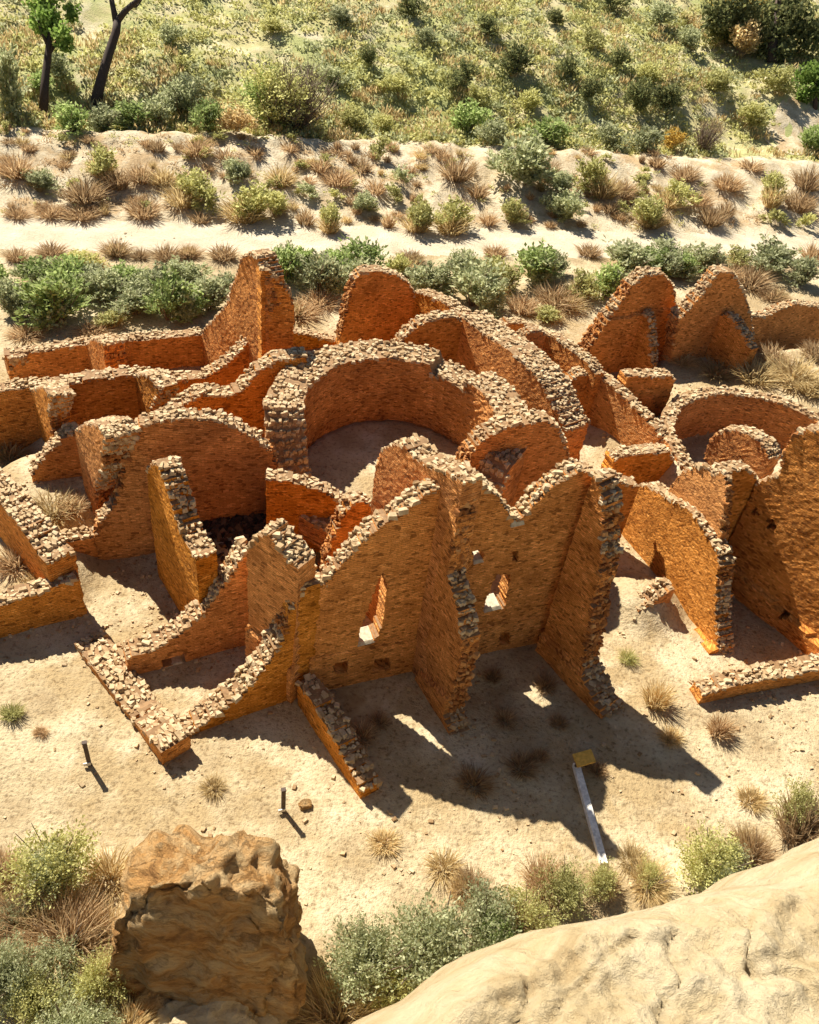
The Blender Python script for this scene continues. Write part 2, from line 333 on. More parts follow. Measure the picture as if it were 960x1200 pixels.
def wall(key, label, typ, anchor, crop, top, ang=None, th=0.5, zb=-0.4, holes=(), recess=(), ledge=None, face=None, caps=True, name='ruin_wall', parent=None, cap_n=1.0, smax=1e9, clip=None, res=1.0, group='ruined sandstone walls'):
    """top: pixels along the upper edge of the seen face; the rest follows from the wall's plane."""
    rng = random.Random(key)
    pl = plane(typ, anchor, ang); PLANES[key] = pl; p0, t, wv = pl
    path = [on_plane(pl, *p)[:2] for p in cp(crop, top)]
    if clip:                                        # stops inside the wall it runs into
        q0, qt, qw = PLANES[clip[0]]; smax = ((q0 + qw * clip[1] - p0) @ qw) / (t @ qw)
    zlo = zb
    poly = list(path)
    poly = [(path[0][0], zlo)] + poly + [(path[-1][0], zlo)]
    H2 = [[on_plane(pl, *p)[:2] for p in cp(crop, h)] for h in holes]
    R2 = [[on_plane(pl, *p)[:2] for p in cp(crop, h)] for h in recess]
    led = None
    if ledge: led = ([on_plane(pl, *p)[:2] for p in cp(crop, ledge[0])], ledge[1])
    s0 = min(p[0] for p in poly); s1 = max(p[0] for p in poly); z1 = max(p[1] for p in poly)
    ds, dz = 0.12 * res, 0.10 * res
    ns = max(2, int(round((s1 - s0) / ds))); ds = (s1 - s0) / ns; nz = int((z1 - zlo) / dz) + 2
    keep = {}
    for i in range(ns):
        sc = s0 + (i + 0.5) * ds
        for j in range(nz):
            zc = zlo + (j + 0.5) * dz
            if sc < smax and inside(poly, sc, zc) and not any(inside(h, sc, zc) for h in H2):
                keep[i, j] = any(inside(h, sc, zc) for h in R2)
    mb = MB(); uv = []; ids = {}
    base = np.array([p0[0], p0[1], 0.0]); T = np.array([t[0], t[1], 0.0]); W = np.array([wv[0], wv[1], 0.0])
    seed = rng.uniform(0, 200); tops = []
    def ledge_off(s, z):
        if not led: return 0.0
        (a, b), d = led[0], led[1]
        zl = a[1] + (b[1] - a[1]) * (s - a[0]) / (b[0] - a[0] + 1e-6)
        return -d if z < zl else 0.0
    def vid(i, j, side):
        k = (i, j, side)
        if k in ids: return ids[k]
        r = random.Random(hash((key, i, j)) & 0xffffffff)
        s = s0 + i * ds; z = zlo + j * dz
        if side == 0:
            off = ledge_off(s, z) + 0.06 * fbm(s * 0.5 + seed, z * 0.5) + r.uniform(-0.006, 0.006)
        elif side == 1: off = th + 0.10 * fbm(s * 0.5 + seed + 50, z * 0.5) + r.uniform(-0.03, 0.03)
        else: off = 0.28
        s2 = s + r.uniform(-0.03, 0.03) * res; z2 = z + r.uniform(-0.022, 0.022) * res
        P = base + T * s2 + W * off; P[2] = z2
        ids[k] = len(mb.v); mb.v.append(P); uv.append((s2 + off + seed, z2)); return ids[k]
    for (i, j), rec in keep.items():
        a, b, c, d = (i, j), (i + 1, j), (i + 1, j + 1), (i, j + 1)
        if rec:
            mb.quad(*(vid(*p, 2) for p in (a, b, c, d)))
            for (p, q, nb) in ((a, b, (i, j - 1)), (b, c, (i + 1, j)), (c, d, (i, j + 1)), (d, a, (i - 1, j))):
                if nb in keep and not keep[nb]: mb.quad(vid(*p, 0), vid(*q, 0), vid(*q, 2), vid(*p, 2))
        else: mb.quad(*(vid(*p, 0) for p in (a, b, c, d)))
        mb.quad(*(vid(*p, 1) for p in (d, c, b, a)))
        for (p, q, nb) in ((a, b, (i, j - 1)), (b, c, (i + 1, j)), (c, d, (i, j + 1)), (d, a, (i - 1, j))):
            if nb not in keep and not (nb[1] < 0):
                if nb[1] > j: tops.append(len(mb.f))
                mb.quad(vid(*q, 0), vid(*p, 0), vid(*p, 1), vid(*q, 1))
    o = mb.build(name, MASON, parent, uv=uv)
    o.data.materials.append(MORTAR)
    for k in tops: o.data.polygons[k].material_index = 1
    if label: tag(o, label, 'wall', group)
    # loose blocks along the broken upper edge
    if caps:
        fn = lambda s, z, w_: base + T * s + W * w_ + np.array([0, 0, z])
        runs = []
        for a, b in zip(path, path[1:]):
            st = abs(b[1] - a[1]) >= 2.2 * abs(b[0] - a[0])
            if runs and runs[-1][0] == st: runs[-1][1].append(b)
            else: runs.append((st, [a, b]))
        for st, sg in runs:
            cb = MB(); cap_stones(cb, rng, sg, fn, th, atan2(t[1], t[0]), cap_n, smax)
            if cb.v: cb.build('broken_end' if st else 'rubble_top', ENDS if st else CAPS, o)
    WALLS.append(o)
    return o

def cap_stones(cb, rng, path, f, th, rz, dens=1.0, smax=1e9):
    for (a, b) in zip(path, path[1:]):
        L = sqrt((b[0] - a[0]) ** 2 + (b[1] - a[1]) ** 2); n = max(1, int(L / 0.095 * dens))
        for k in range(n):
            u = (k + rng.random()) / n; s = a[0] + (b[0] - a[0]) * u; z = a[1] + (b[1] - a[1]) * u
            if s > smax: continue
            m = max(2, int(th / 0.095))
            for c in range(m):
                if rng.random() < 0.12: continue
                wv = (c + 0.5 + rng.uniform(-0.35, 0.35)) / m * (th + 0.02)
                g = rng.choice((0.75, 0.9, 1.0, 1.0, 1.2, 1.6))
                stone(cb, f(s + rng.uniform(-.03, .03), z + rng.uniform(-0.035, 0.045), wv), 0.112 * g * rng.uniform(.8, 1.4), 0.088 * g, 0.058 * g * rng.uniform(.8, 1.3), rz + rng.uniform(-0.6, 0.6), rng, 0.22, 0.28)

def ring(key, label, c, R, ztop, zbot, th, broken, name='kiva_wall'):
    """round chamber wall; broken(angle) lowers the rim."""
    rng = random.Random(key); n = int(2 * pi * R / 0.13); mb = MB(); uv = []; cols = []; tops = []
    path = []
    for i in range(n):
        a = 2 * pi * i / n; zt = ztop + broken(a) + 0.10 * fbm(cos(a) * 4 + 5, sin(a) * 4)
        path.append((a, zt))
        nz = max(2, int((ztop + 0.6 - zbot) / 0.1)); col = []
        for side, rad in ((0, R), (1, R + th)):
            ids = []
            for j in range(nz + 1):
                z = zbot + (zt - zbot) * j / nz
                rr = rad + 0.06 * fbm(a * 3, z * 1.2 + side * 9) + rng.uniform(-0.02, 0.02)
                ids.append(len(mb.v)); mb.v.append((c[0] + rr * cos(a), c[1] + rr * sin(a), z + rng.uniform(-.02, .02))); uv.append((a * R, z))
            col.append(ids)
        cols.append(col)
    for i in range(n):
        p, q = cols[i], cols[(i + 1) % n]
        for j in range(len(p[0]) - 1):
            mb.quad(q[0][j], p[0][j], p[0][j + 1], q[0][j + 1]); mb.quad(p[1][j], q[1][j], q[1][j + 1], p[1][j + 1])
        tops.append(len(mb.f)); mb.quad(q[0][-1], p[0][-1], p[1][-1], q[1][-1])
    o = mb.build(name, MASON, uv=uv); o.data.materials.append(MORTAR)
    for k in tops: o.data.polygons[k].material_index = 1
    tag(o, label, 'kiva wall', 'round kiva walls')
    cb = MB()
    for i, (a, zt) in enumerate(path):
        dzz = abs(path[(i + 1) % n][1] - zt)
        for k in range(int(max(3, th / 0.10) * (1 + dzz * 26))):
            if rng.random() < 0.2: continue
            rr = R + rng.uniform(-0.02, th); g = rng.choice((.8, 1, 1, 1.3))
            stone(cb, (c[0] + rr * cos(a + rng.uniform(-.02, .02)), c[1] + rr * sin(a), zt + rng.uniform(-.03 - dzz, .05)), .135 * g, .105 * g, .075 * g, a + pi / 2 + rng.uniform(-.5, .5), rng, .3)
    cb.build('rubble_top', CAPS, o)
    return o
def ang2(a, b, z=0.0):
    p, q = at_z(*a, z), at_z(*b, z); return math.degrees(atan2(q[1] - p[1], q[0] - p[0]))
def fill(px, py, z, r):
    p = at_z(px, py, z); FILL.append((p[0], p[1], r, z))
FILL += [(12.5, 31.2, 3.2, 1.0), (17.5, 30.0, 5.0, 1.4), (K2C[0], K2C[1], 3.95, K2Z - 0.05)]
fill(55, 560, 0.8, 1.6); fill(20, 655, 0.5, 1.6); fill(100, 503, 0.5, 1.4); fill(285, 600, 1.0, 2.0); fill(757, 690, 0.65, 0.75); fill(745, 500, 0.4, 1.2)

wall('F1', 'tall orange front wall with slit window, square window and notched top', 'F', (350, 815, 0), 5,
     [(120, 470), (160, 425), (230, 350), (300, 275), (400, 205), (480, 150), (560, 128), (640, 130), (690, 165), (720, 215), (740, 240), (770, 220), (810, 175), (860, 125), (940, 85), (985, 95)],
     ang=25.7, th=0.46, res=0.5, ledge=([(130, 652), (415, 600)], 0.06),
     holes=[[(335, 390), (346, 430), (340, 520), (325, 580), (295, 615), (262, 612), (262, 575), (285, 520), (310, 450)], [(682, 402), (728, 402), (712, 495), (700, 510), (643, 510), (650, 490)], [(612, 330), (645, 330), (645, 362), (612, 362)]],
     recess=[[(185, 665), (228, 660), (228, 695), (185, 698)], [(305, 652), (355, 648), (355, 685), (305, 688)], [(690, 575), (722, 572), (722, 610), (690, 612)], [(733, 328), (750, 326), (750, 360), (733, 360)]])
a0 = ang2((210, 867), (337, 822))
wall('F0', 'low curved-top orange wall at the left front corner, rising to the tall front wall', 'F', (210, 867, 0), 4,
     [(478, 850), (500, 835), (520, 815), (600, 800), (680, 740), (760, 680), (835, 590), (890, 495), (912, 415), (955, 338), (1012, 335)], ang=a0, th=0.6)
aL = ang2((161, 789), (262, 764))
wall('FL', 'orange rear wall of the front left room, with a small square opening near its foot', 'F', (161, 789, 0), 4,
     [(395, 575), (420, 555), (480, 540), (560, 490), (640, 420), (700, 340), (745, 270), (775, 225)], ang=aL, th=0.55, holes=[[(508, 565), (578, 553), (578, 583), (508, 592)]])
wall('CL', 'red brown cross wall under the arched crest beside the tall front wall', 'C', (262, 764, 0), 4,
     [(770, 228), (800, 188), (830, 172), (880, 232), (930, 290), (985, 345), (1020, 385)], ang=ang2((262, 764), (345, 822)), th=0.6, ledge=([(740, 430), (840, 520)], 0.12), clip=('F0', -0.06))
aW = ang2((88, 758), (190, 893))
wall('CW0', 'knee-high stone-strewn wall running down to the left front corner of the ruin', 'C', (190, 893, 0), 4,
     [(232, 518), (330, 640), (420, 765), (505, 850)], ang=aW, th=0.75, cap_n=1.2)
wall('C0', 'low stub wall with dark rubble end in front of the slit window room', 'C', (425, 942, 0), 5,
     [(75, 730), (110, 775), (170, 870), (230, 985), (270, 1060)], ang=ang2((345, 822), (425, 942)), th=0.5)
wall('C1', 'tall ragged cross wall standing between the slit window and the square window', 'C', (548, 884, 0), 5,
     [(548, 142), (562, 175), (560, 220), (550, 290), (538, 340), (530, 390), (548, 450), (568, 520), (578, 600), (568, 680), (552, 750), (535, 820), (550, 870), (555, 900)],
     ang=ang2((479, 778), (548, 884)), th=0.45, ledge=([(415, 660), (550, 780)], 0.14))
wall('C2', 'biggest ragged cross wall closing the right end of the tall front wall', 'C', (720, 848, 0), 6,
     [(192, 152), (208, 160), (222, 205), (228, 260), (218, 330), (224, 400), (208, 470), (192, 540), (188, 600), (170, 680), (160, 720), (185, 780), (218, 840), (238, 880)],
     ang=ang2((640, 755), (735, 848)), th=0.6, ledge=([(50, 640), (160, 740)], 0.16))
a3 = ang2((789, 701), (850, 778))
c3w = wall('C3', 'pale sunlit cross wall with a bright ledge, right of the biggest cross wall', 'C', (850, 778, 0), 6,
     [(322, 188), (350, 180), (420, 215), (500, 265), (575, 382), (582, 420), (575, 480), (570, 560), (574, 640), (580, 710)], ang=a3, th=0.5, ledge=([(440, 545), (590, 690)], 0.3))
pl = PLANES['C3']; q = pl[0] + pl[2] * 0.28
wall('C3U', None, 'C', ('xy', q[0], q[1]), 6, [(430, 190), (470, 140), (510, 120), (545, 125), (560, 150), (590, 140), (606, 170), (600, 240), (590, 300), (575, 383)],
     ang=a3, th=0.2, zb=2.2, name='upper_storey', parent=c3w)
wall('F3', 'shaded sliver of front wall between the biggest cross wall and the pale sunlit one', 'F', ('on', 'C3', (739, 640)), 6, [(225, 170), (262, 160), (290, 175), (335, 186)], th=0.45)
wall('F4', 'narrow orange wall with a dark doorway between the two sunlit cross walls', 'F', ('on', 'C3', (790, 660)), 6,
     [(590, 150), (620, 138), (672, 133), (710, 175)], th=0.45, holes=[[(625, 440), (680, 470), (672, 640), (600, 640)]])
wall('C4', 'high sunlit speckled wall with beam sockets at the right edge', 'C', (888, 716, 0), 6,
     [(690, 185), (720, 165), (768, 150), (778, 100), (790, 60), (820, 20), (860, 12), (900, 20), (960, 30), (1010, 60), (1080, 110), (1160, 190), (1250, 290), (1330, 420)], ang=ang2((888, 716), (955, 768)), th=0.6,
     ledge=([(700, 490), (887, 650)], 0.18), recess=[[(728, 285), (755, 285), (755, 315), (728, 315)], [(684, 250), (702, 250), (702, 268), (684, 268)], [(775, 560), (795, 560), (795, 582), (775, 582)]])
wall('F5', 'low stony sill wall along the foot of the sunlit cross walls', 'F', (835, 822, 0), 6, [(530, 825), (570, 812), (640, 790), (720, 775), (800, 762), (890, 745), (980, 725)], ang=ang2((835, 822), (960, 797)), th=0.5)
wall('F6', 'short knee-high orange stub in the sunny gap beside the biggest cross wall', 'F', (752, 727, 0), 6, [(335, 568), (370, 545), (430, 500), (445, 500)], th=0.5)
wall('LL', 'low orange wall at the left edge with a ragged dark stone end', 'F', (0, 748, 0), 4, [(-120, 455), (0, 402), (95, 370), (185, 338), (240, 318), (252, 330)], ang=ang2((0, 748), (70, 728)), th=0.5)
wall('CLL', 'double-ledged cross wall running up to the left edge behind the low orange wall', 'C', (80, 735, 0), 4, [(-90, -10), (-40, 35), (0, 80), (60, 150), (120, 235), (190, 325), (205, 345)], th=0.7, ang=-40.5, clip=('LL', 0.2))
wall('FLL2', 'short pale-topped wall closing the grassy room at the left', 'F', (95, 657, 0), 4, [(90, 200), (180, 203), (240, 193), (300, 183)], th=0.45)
wall('FB', 'broad orange wall with a gently arched stone crest left of the round kiva', 'F', (172, 650, 0), 1,
     [(335, 1060), (350, 1000), (400, 950), (430, 870), (440, 780), (485, 690), (500, 660), (560, 640), (640, 632), (750, 640), (840, 670), (900, 710), (950, 745), (972, 800)], ang=22, th=0.55)
wall('CM', 'sunlit cross wall with a charred ragged end inside the broad arched room', 'C', (172, 650, 0), 0,
     [(172, 552), (178, 543), (186, 547), (195, 572), (204, 604), (215, 630), (228, 652), (240, 666), (243, 690)], th=0.55, clip=('FL', 0.3))
wall('KW', 'low orange wall around the burnt black chamber', 'F', (350, 607, 1.9), 2, [(85, 755), (130, 758), (190, 768), (260, 790), (310, 815), (335, 850)], ang=8, th=0.45, zb=0.6)
wall('FS', 'small orange arch-shaped wall fragment rising behind the saddle of the front wall', 'F', ('n', 15.9), 5, [(130, 480), (155, 430), (165, 370), (180, 310), (215, 220), (245, 185), (275, 172), (312, 205), (325, 240)], th=0.45)
wall('CK', 'sunlit pinkish mound of wall in the broken mouth of the round kiva', 'C', ('on', 'C1', (533, 574)), 2,
     [(420, 790), (432, 710), (445, 665), (480, 643), (520, 645), (545, 680), (565, 695), (600, 715), (640, 730), (700, 765)], th=0.6)
wall('FA', 'small orange wall fragment with a sloping stone edge at the left', 'F', (65, 562, 0.8), 1, [(112, 840), (130, 800), (170, 755), (215, 705), (268, 676)], th=0.5, zb=0.3)
wall('CA', 'thick pale wall stump joined to the small sloping fragment at the left', 'C', ('on', 'FA', (88, 540)), 1, [(266, 682), (300, 655), (345, 660), (372, 700), (358, 760), (362, 800), (335, 880), (345, 950)], th=0.8, zb=0.3)
wall('R2', 'long wavy-topped orange wall of the second row, climbing right to the corner tower', 'F', (100, 503, 0.5), 1,
     [(-200, 610), (0, 540), (110, 520), (200, 520), (300, 500), (400, 490), (475, 475), (560, 490), (650, 500), (720, 490), (800, 440), (850, 390), (930, 300)], th=0.55)
wall('S1', 'left sunlit partition stub in the second row of rooms', 'C', ('on', 'R2', (36, 455)), 1, [(105, 535), (150, 522), (185, 555), (170, 620), (190, 700)], th=0.6, zb=0)
wall('S2', 'right sunlit partition stub in the second row, near the corner tower', 'C', ('on', 'R2', (158, 440)), 1, [(475, 480), (520, 480), (560, 530), (530, 600), (545, 690)], th=0.6, zb=0)
wall('R3', 'dark orange stepped wall between the second row and the round kiva', 'F', ('n', 22.4), 0, [(180, 505), (190, 495), (205, 482), (232, 464), (247, 463), (270, 466), (285, 458), (303, 437), (322, 424), (360, 418)], th=0.6)
wall('R1', 'rearmost low straight wall at the left, facing the green bushes', 'F', (100, 433, 0.3), 1, [(18, 412), (130, 400), (290, 372), (375, 362), (540, 352), (650, 346), (715, 333)], th=0.5)
wall('S3', 'small pale partition stub halfway along the rearmost low wall', 'C', ('on', 'R1', (101, 404)), 1, [(300, 372), (330, 352), (365, 372), (372, 450)], th=0.7, zb=0)
wall('S4', 'tumbled stub at the left end of the rearmost low wall', 'C', ('on', 'R1', (8, 417)), 1, [(10, 418), (30, 420), (35, 470), (45, 520)], th=0.6, zb=0)
wall('CT', 'tall peaked corner tower wall with its speckled left side in the sun', 'C', ('on', 'R1', (236, 405)), 1, [(705, 345), (720, 320), (790, 240), (830, 130), (848, 65), (880, 50), (905, 65), (932, 140), (935, 260)], th=0.6)
wall('FT', 'short ragged front wall leaning on the peaked corner tower', 'F', ('on', 'CT', (311, 370)), 0, [(306, 316), (314, 320), (324, 327), (336, 338), (342, 350), (344, 380)], th=0.5)
wall('RM', 'ankle-high rubble wall between the corner tower and the dome-shaped wall', 'F', (355, 402, 0.3), 0, [(312, 400), (330, 392), (350, 391), (376, 397), (400, 402)], th=0.5)
wall('T2', 'dome-shaped dark orange wall standing behind the round kiva', 'F', (440, 403, 0.5), 2, [(318, 310), (328, 270), (345, 190), (365, 130), (385, 108), (440, 102), (495, 115), (530, 140), (555, 185)], th=0.55)
wall('T2C', 'sloping stone-topped wall leading right from the dome-shaped wall', 'C', ('on', 'T2', (486, 345)), 2, [(548, 165), (600, 182), (650, 207), (690, 240)], th=0.6)
wall('T3', 'half-round orange wall touching the back rim of the round kiva', 'F', ('n', 25.2), 2, [(495, 345), (520, 310), (560, 275), (620, 250), (680, 245), (712, 285)], th=0.55)
wall('CT3', 'thick rubble-covered wall sloping down the right side of the round kiva', 'C', ('on', 'T3', (541, 388)), 2, [(690, 240), (720, 262), (770, 300), (830, 340), (890, 390), (930, 430), (965, 485), (1000, 560), (1020, 600)], th=1.1, cap_n=1.2)
wall('FY1', 'low pale orange wall behind the rubble-covered slope', 'F', ('n', 28.0), 0, [(572, 396), (582, 388), (595, 379), (617, 380), (632, 392)], th=0.5)
wall('FY2', 'small dark orange wall beside the rubble-covered slope', 'F', ('n', 25.0), 3, [(10, 350), (30, 318), (60, 292), (95, 288), (112, 310)], th=0.5)
wall('CY', 'sunlit cross wall between the rubble-covered slope and the sunken rooms', 'C', ('on', 'FY2', (640, 395)), 3, [(100, 300), (130, 308), (185, 350), (240, 390), (262, 430)], th=0.5)
wall('CB1', 'broad sunlit triangular wall of the sunken room left of the right kiva', 'C', (745, 525, 0.5), 3, [(258, 428), (300, 450), (380, 525), (450, 600), (470, 640)], th=0.45)
wall('FX1', 'shaded wall in the left sunken room', 'F', ('on', 'CB1', (698, 441)), 3, [(150, 500), (185, 450), (215, 425), (268, 426)], th=0.5)
wall('FX2', 'straight shaded wall at the back of the right sunken room', 'F', (763, 490, 0.4), 3, [(362, 428), (380, 430), (420, 432), (495, 428), (510, 440)], th=0.5)
wall('FX3', 'short shaded wall of the smallest sunken room in front of the right kiva', 'F', (768, 568, 0.4), 3, [(320, 690), (345, 682), (400, 675), (492, 666), (505, 690)], th=0.5)
wall('T4', 'left one of two tall rounded orange walls at the rear right', 'F', (740, 415, 0.8), 3, [(228, 360), (260, 310), (300, 250), (345, 195), (375, 150), (415, 112), (475, 110), (505, 150), (517, 250), (520, 280)], th=0.6, ledge=([(300, 250), (500, 215)], 0.12))
wall('T5', 'right one of two tall rounded orange walls at the rear right', 'F', (840, 417, 1.0), 3, [(505, 340), (520, 260), (560, 215), (600, 170), (645, 108), (690, 105), (725, 160), (745, 230), (755, 300)], th=0.6)
wall('T4S', 'broken partition stub against the left tall rounded wall', 'C', ('on', 'T4', (750, 366)), 3, [(396, 238), (412, 228), (426, 250), (430, 310), (434, 395)], th=0.4, zb=0.4)
wall('T5S', 'sloping side wall against the right tall rounded wall', 'C', ('on', 'T5', (845, 366)), 3, [(650, 240), (672, 236), (700, 262), (725, 300), (745, 350)], th=0.45, zb=0.5)
wall('T6', 'low orange wall with a pale top at the rear right edge', 'F', (905, 399, 1.1), 3, [(740, 242), (790, 245), (850, 220), (890, 205), (960, 215), (1010, 225)], th=0.5)
wall('FK', 'twin-lobed orange wall between the round kiva and the tall front wall', 'F', ('n', 16.7), 0, [(545, 552), (550, 541), (556, 529), (569, 516), (591, 503), (610, 497), (615, 500), (620, 497), (630, 494), (642, 495), (654, 501), (664, 525), (668, 545)], th=0.6)
wall('C6', 'round-topped sunlit wall standing in front of the right kiva', 'C', (880, 562, 1.3), 3, [(602, 690), (618, 635), (650, 605), (690, 597), (740, 610), (780, 640), (805, 690)], th=0.6, zb=0.6)
for k, (q0, qt, qw) in PLANES.items():
    pass

def b1(a):
    d = math.degrees(a) % 360
    v = 0
    if 190 < d < 330: v = -2.0 * ss(190, 222, d) * (1 - ss(312, 330, d))
    if 48 < d < 75: v -= 0.35
    return v
ring('K1', 'large round kiva with a thick rubble rim in the middle of the ruin', K1C, K1R, K1Z, K1F - 0.3, 1.1, b1)
ring('K2', 'round sunken kiva with a thin rim at the right edge', K2C, K2R, K2Z, K2F - 0.3, 0.5, lambda a: -0.5 * ss(200, 240, math.degrees(a) % 360) * (1 - ss(290, 320, math.degrees(a) % 360)))

# ------------------------------------------------------------------ ground sheets
def stretch(lo, hi, a, b, step, g=1.18):
    v = list(np.arange(a, b, step)); s = step
    while v[-1] < hi: s *= g; v.append(v[-1] + s)
    s = step
    while v[0] > lo: s *= g; v.insert(0, v[0] - s)
    return v
xs = stretch(-260, 300, -17, 20, 0.22, 1.06); ys = stretch(-40, 420, 3, 50, 0.22, 1.05)
gz = {}
mbs = {'ground': MB(), 'dirt_road': MB(), 'embankment': MB(), 'hillside': MB()}; idm = {k: {} for k in mbs}
def gv(zone, i, j):
    d = idm[zone]
    if (i, j) not in d:
        if (i, j) not in gz: gz[i, j] = ground(xs[i], ys[j])
        d[i, j] = len(mbs[zone].v); mbs[zone].v.append((xs[i], ys[j], gz[i, j]))
    return d[i, j]
for i in range(len(xs) - 1):
    for j in range(len(ys) - 1):
        q = (xs[i] + xs[i + 1]) / 2 * NR[0] + (ys[j] + ys[j + 1]) / 2 * NR[1]
        zone = 'dirt_road' if 40.3 < q < 43.9 else 'ground' if q < 43.9 else 'embankment' if q < 53.2 else 'hillside'
        mbs[zone].f.append((gv(zone, i, j), gv(zone, i + 1, j), gv(zone, i + 1, j + 1), gv(zone, i, j + 1)))
for k, m in (('ground', SAND), ('dirt_road', ROADM), ('embankment', BANKM), ('hillside', HILLM)):
    tag(mbs[k].build(k, m, smooth=True), kind='structure')
AL = np.array([NR[1], -NR[0]])

def slab(parent, key, crop, p, L, th, z=0.06):
    pl = PLANES[key]; s_, z_, P = on_plane(pl, *cp(crop, [p])[0]); b = MB(); c = P + np.array([pl[2][0], pl[2][1], 0]) * (th / 2 - 0.04)
    stone(b, c, L, th, z, atan2(pl[1][1], pl[1][0]), random.Random(key), 0.05, 0.08); b.build('sill', PALE, parent)
wf = next(o for o in WALLS if 'slit window' in o['label']); wl = next(o for o in WALLS if 'small square opening' in o['label'])
slab(wf, 'F1', 5, (285, 606), 0.50, 0.55); slab(wf, 'F1', 5, (672, 503), 0.55, 0.55); slab(wf, 'F1', 5, (748, 240), 0.4, 0.5, 0.14); slab(wf, 'F1', 5, (628, 358), 0.3, 0.5)
slab(wl, 'FL', 4, (543, 585), 0.5, 0.5)

for o in WALLS: o['kind'] = 'thing'
for o in COL.objects:
    if o.name.startswith('kiva_wall'): o['kind'] = 'thing'
# ------------------------------------------------------------------ plants
ORD = ['first', 'second', 'third', 'fourth', 'fifth', 'sixth', 'seventh', 'eighth', 'ninth', 'tenth', 'eleventh', 'twelfth', 'thirteenth', 'fourteenth', 'fifteenth', 'sixteenth', 'seventeenth', 'eighteenth', 'nineteenth']
TENS = ['', '', 'twent', 'thirt', 'fort', 'fift', 'sixt', 'sevent', 'eight', 'ninet']
def ordinal(n):
    if n < 19: return ORD[n]
    n += 1; t, u = divmod(n, 10)
    return TENS[t] + 'ieth' if u == 0 else TENS[t] + 'y-' + ORD[u - 1]

def leaf_quad(mb, p, d, wd, ln, nrm):
    s = d.cross(nrm)
    if s.length < 1e-4: s = d.orthogonal()
    s = s.normalized() * wd / 2; b = len(mb.v); e = p + d * ln; m = p + d * (ln * 0.5)
    mb.v += [tuple(p), tuple(m + s), tuple(e), tuple(m - s)]; mb.f.append((b, b + 1, b + 2, b + 3))
def rvec(r):
    while True:
        v = Vector((r.uniform(-1, 1), r.uniform(-1, 1), r.uniform(-1, 1)))
        if 0.05 < v.length < 1: return v.normalized()
def leafy(seed, n, leaf, lobes=7, flat=0.55, slim=0.5):
    """unit bush: leaf faces on shoots that fan out from many uneven lobes, width 1, height 1"""
    r = random.Random(seed); mb = MB(); L = []
    for i in range(lobes):
        a = r.uniform(0, 2 * pi); d = r.uniform(0, 0.30) if i else 0
        h = r.uniform(0.25, 0.72) if i else 0.62
        L.append((Vector((cos(a) * d, sin(a) * d, h * (1 - d * 0.6))), r.uniform(0.16, 0.27)))
    tw = max(8, n // 9)
    for k in range(tw):
        c, R = r.choice(L); v = rvec(r); v.z = v.z * 0.8 + 0.25
        tip = c + Vector((v.x * R, v.y * R, v.z * R * 1.15)) * r.uniform(0.55, 1.12)
        if tip.z < 0.02: tip.z = 0.02 + r.random() * 0.08
        out = (tip - Vector((0, 0, 0.05))).normalized()
        for j in range(9):
            p = tip - out * (r.random() * 0.16) + rvec(r) * 0.035
            d = (out * 0.7 + rvec(r) * 0.8 + Vector((0, 0, 0.3))).normalized()
            leaf_quad(mb, p, d, leaf * slim * r.uniform(.7, 1.3), leaf * r.uniform(.7, 1.5), rvec(r))
    return mb
def tufty(seed, n, wd, spread=0.8):
    r = random.Random(seed); mb = MB()
    for k in range(n):
        a = r.uniform(0, 2 * pi); q = r.random() ** 0.6
        p = Vector((cos(a) * q * 0.22, sin(a) * q * 0.22, 0))
        o = Vector((cos(a + r.uniform(-.7, .7)) * q * spread, sin(a + r.uniform(-.7, .7)) * q * spread, 1)).normalized()
        ln = r.uniform(0.45, 1.0) * (1.0 - 0.35 * q)
        m = p + o * ln * 0.6; e = m + (o + Vector((o.x, o.y, -0.5)) * 0.5 + rvec(r) * 0.3).normalized() * ln * 0.45
        s = rvec(r); s.z *= 0.3; s = s.normalized() * wd / 2; b = len(mb.v)
        mb.v += [tuple(p - s * .6), tuple(p + s * .6), tuple(m + s), tuple(m - s), tuple(e)]
        mb.f += [(b, b + 1, b + 2, b + 3), (b + 3, b + 2, b + 4)]
    return mb
def stems_mesh(seed, n, h=0.8, rad=0.012):
    r = random.Random(seed); mb = MB()
    for k in range(n):
        a = r.uniform(0, 2 * pi); d = r.uniform(0.05, 0.36); z = h * r.uniform(0.6, 1.0)
        tube(mb, [(0.02 * cos(a), 0.02 * sin(a), -0.03), (d * .5 * cos(a), d * .5 * sin(a), z * 0.55), (d * cos(a + .2), d * sin(a + .2), z)], [rad, rad * .7, rad * .3], 4)
    return mb
CACHE = {}
def proto(shape, leaf, var, detail):
    k = (shape, leaf, var, detail)
    if k not in CACHE:
        sd = hash((shape == 'tuft', var, detail)) % 9999 + var * 13
        if shape == 'tuft': mb = tufty(sd, (150, 340, 800)[detail], (0.034, 0.022, 0.012)[detail], 0.55 if var % 2 else 0.85)
        else: mb = leafy(sd, (420, 1500, 5200)[detail], (0.13, 0.078, 0.038)[detail], (6, 9, 14)[detail])
        me = bpy.data.meshes.new('foliage'); me.from_pydata([tuple(v) for v in mb.v], [], mb.f); me.materials.append(LEAF[leaf]); CACHE[k] = me
    return CACHE[k]
STEMS = {}
def stem_proto(var):
    if var not in STEMS:
        mb = stems_mesh(var + 5, 16); me = bpy.data.meshes.new('stems'); me.from_pydata([tuple(v) for v in mb.v], [], mb.f); me.materials.append(STEM); STEMS[var] = me
    return STEMS[var]
PR = random.Random(11)
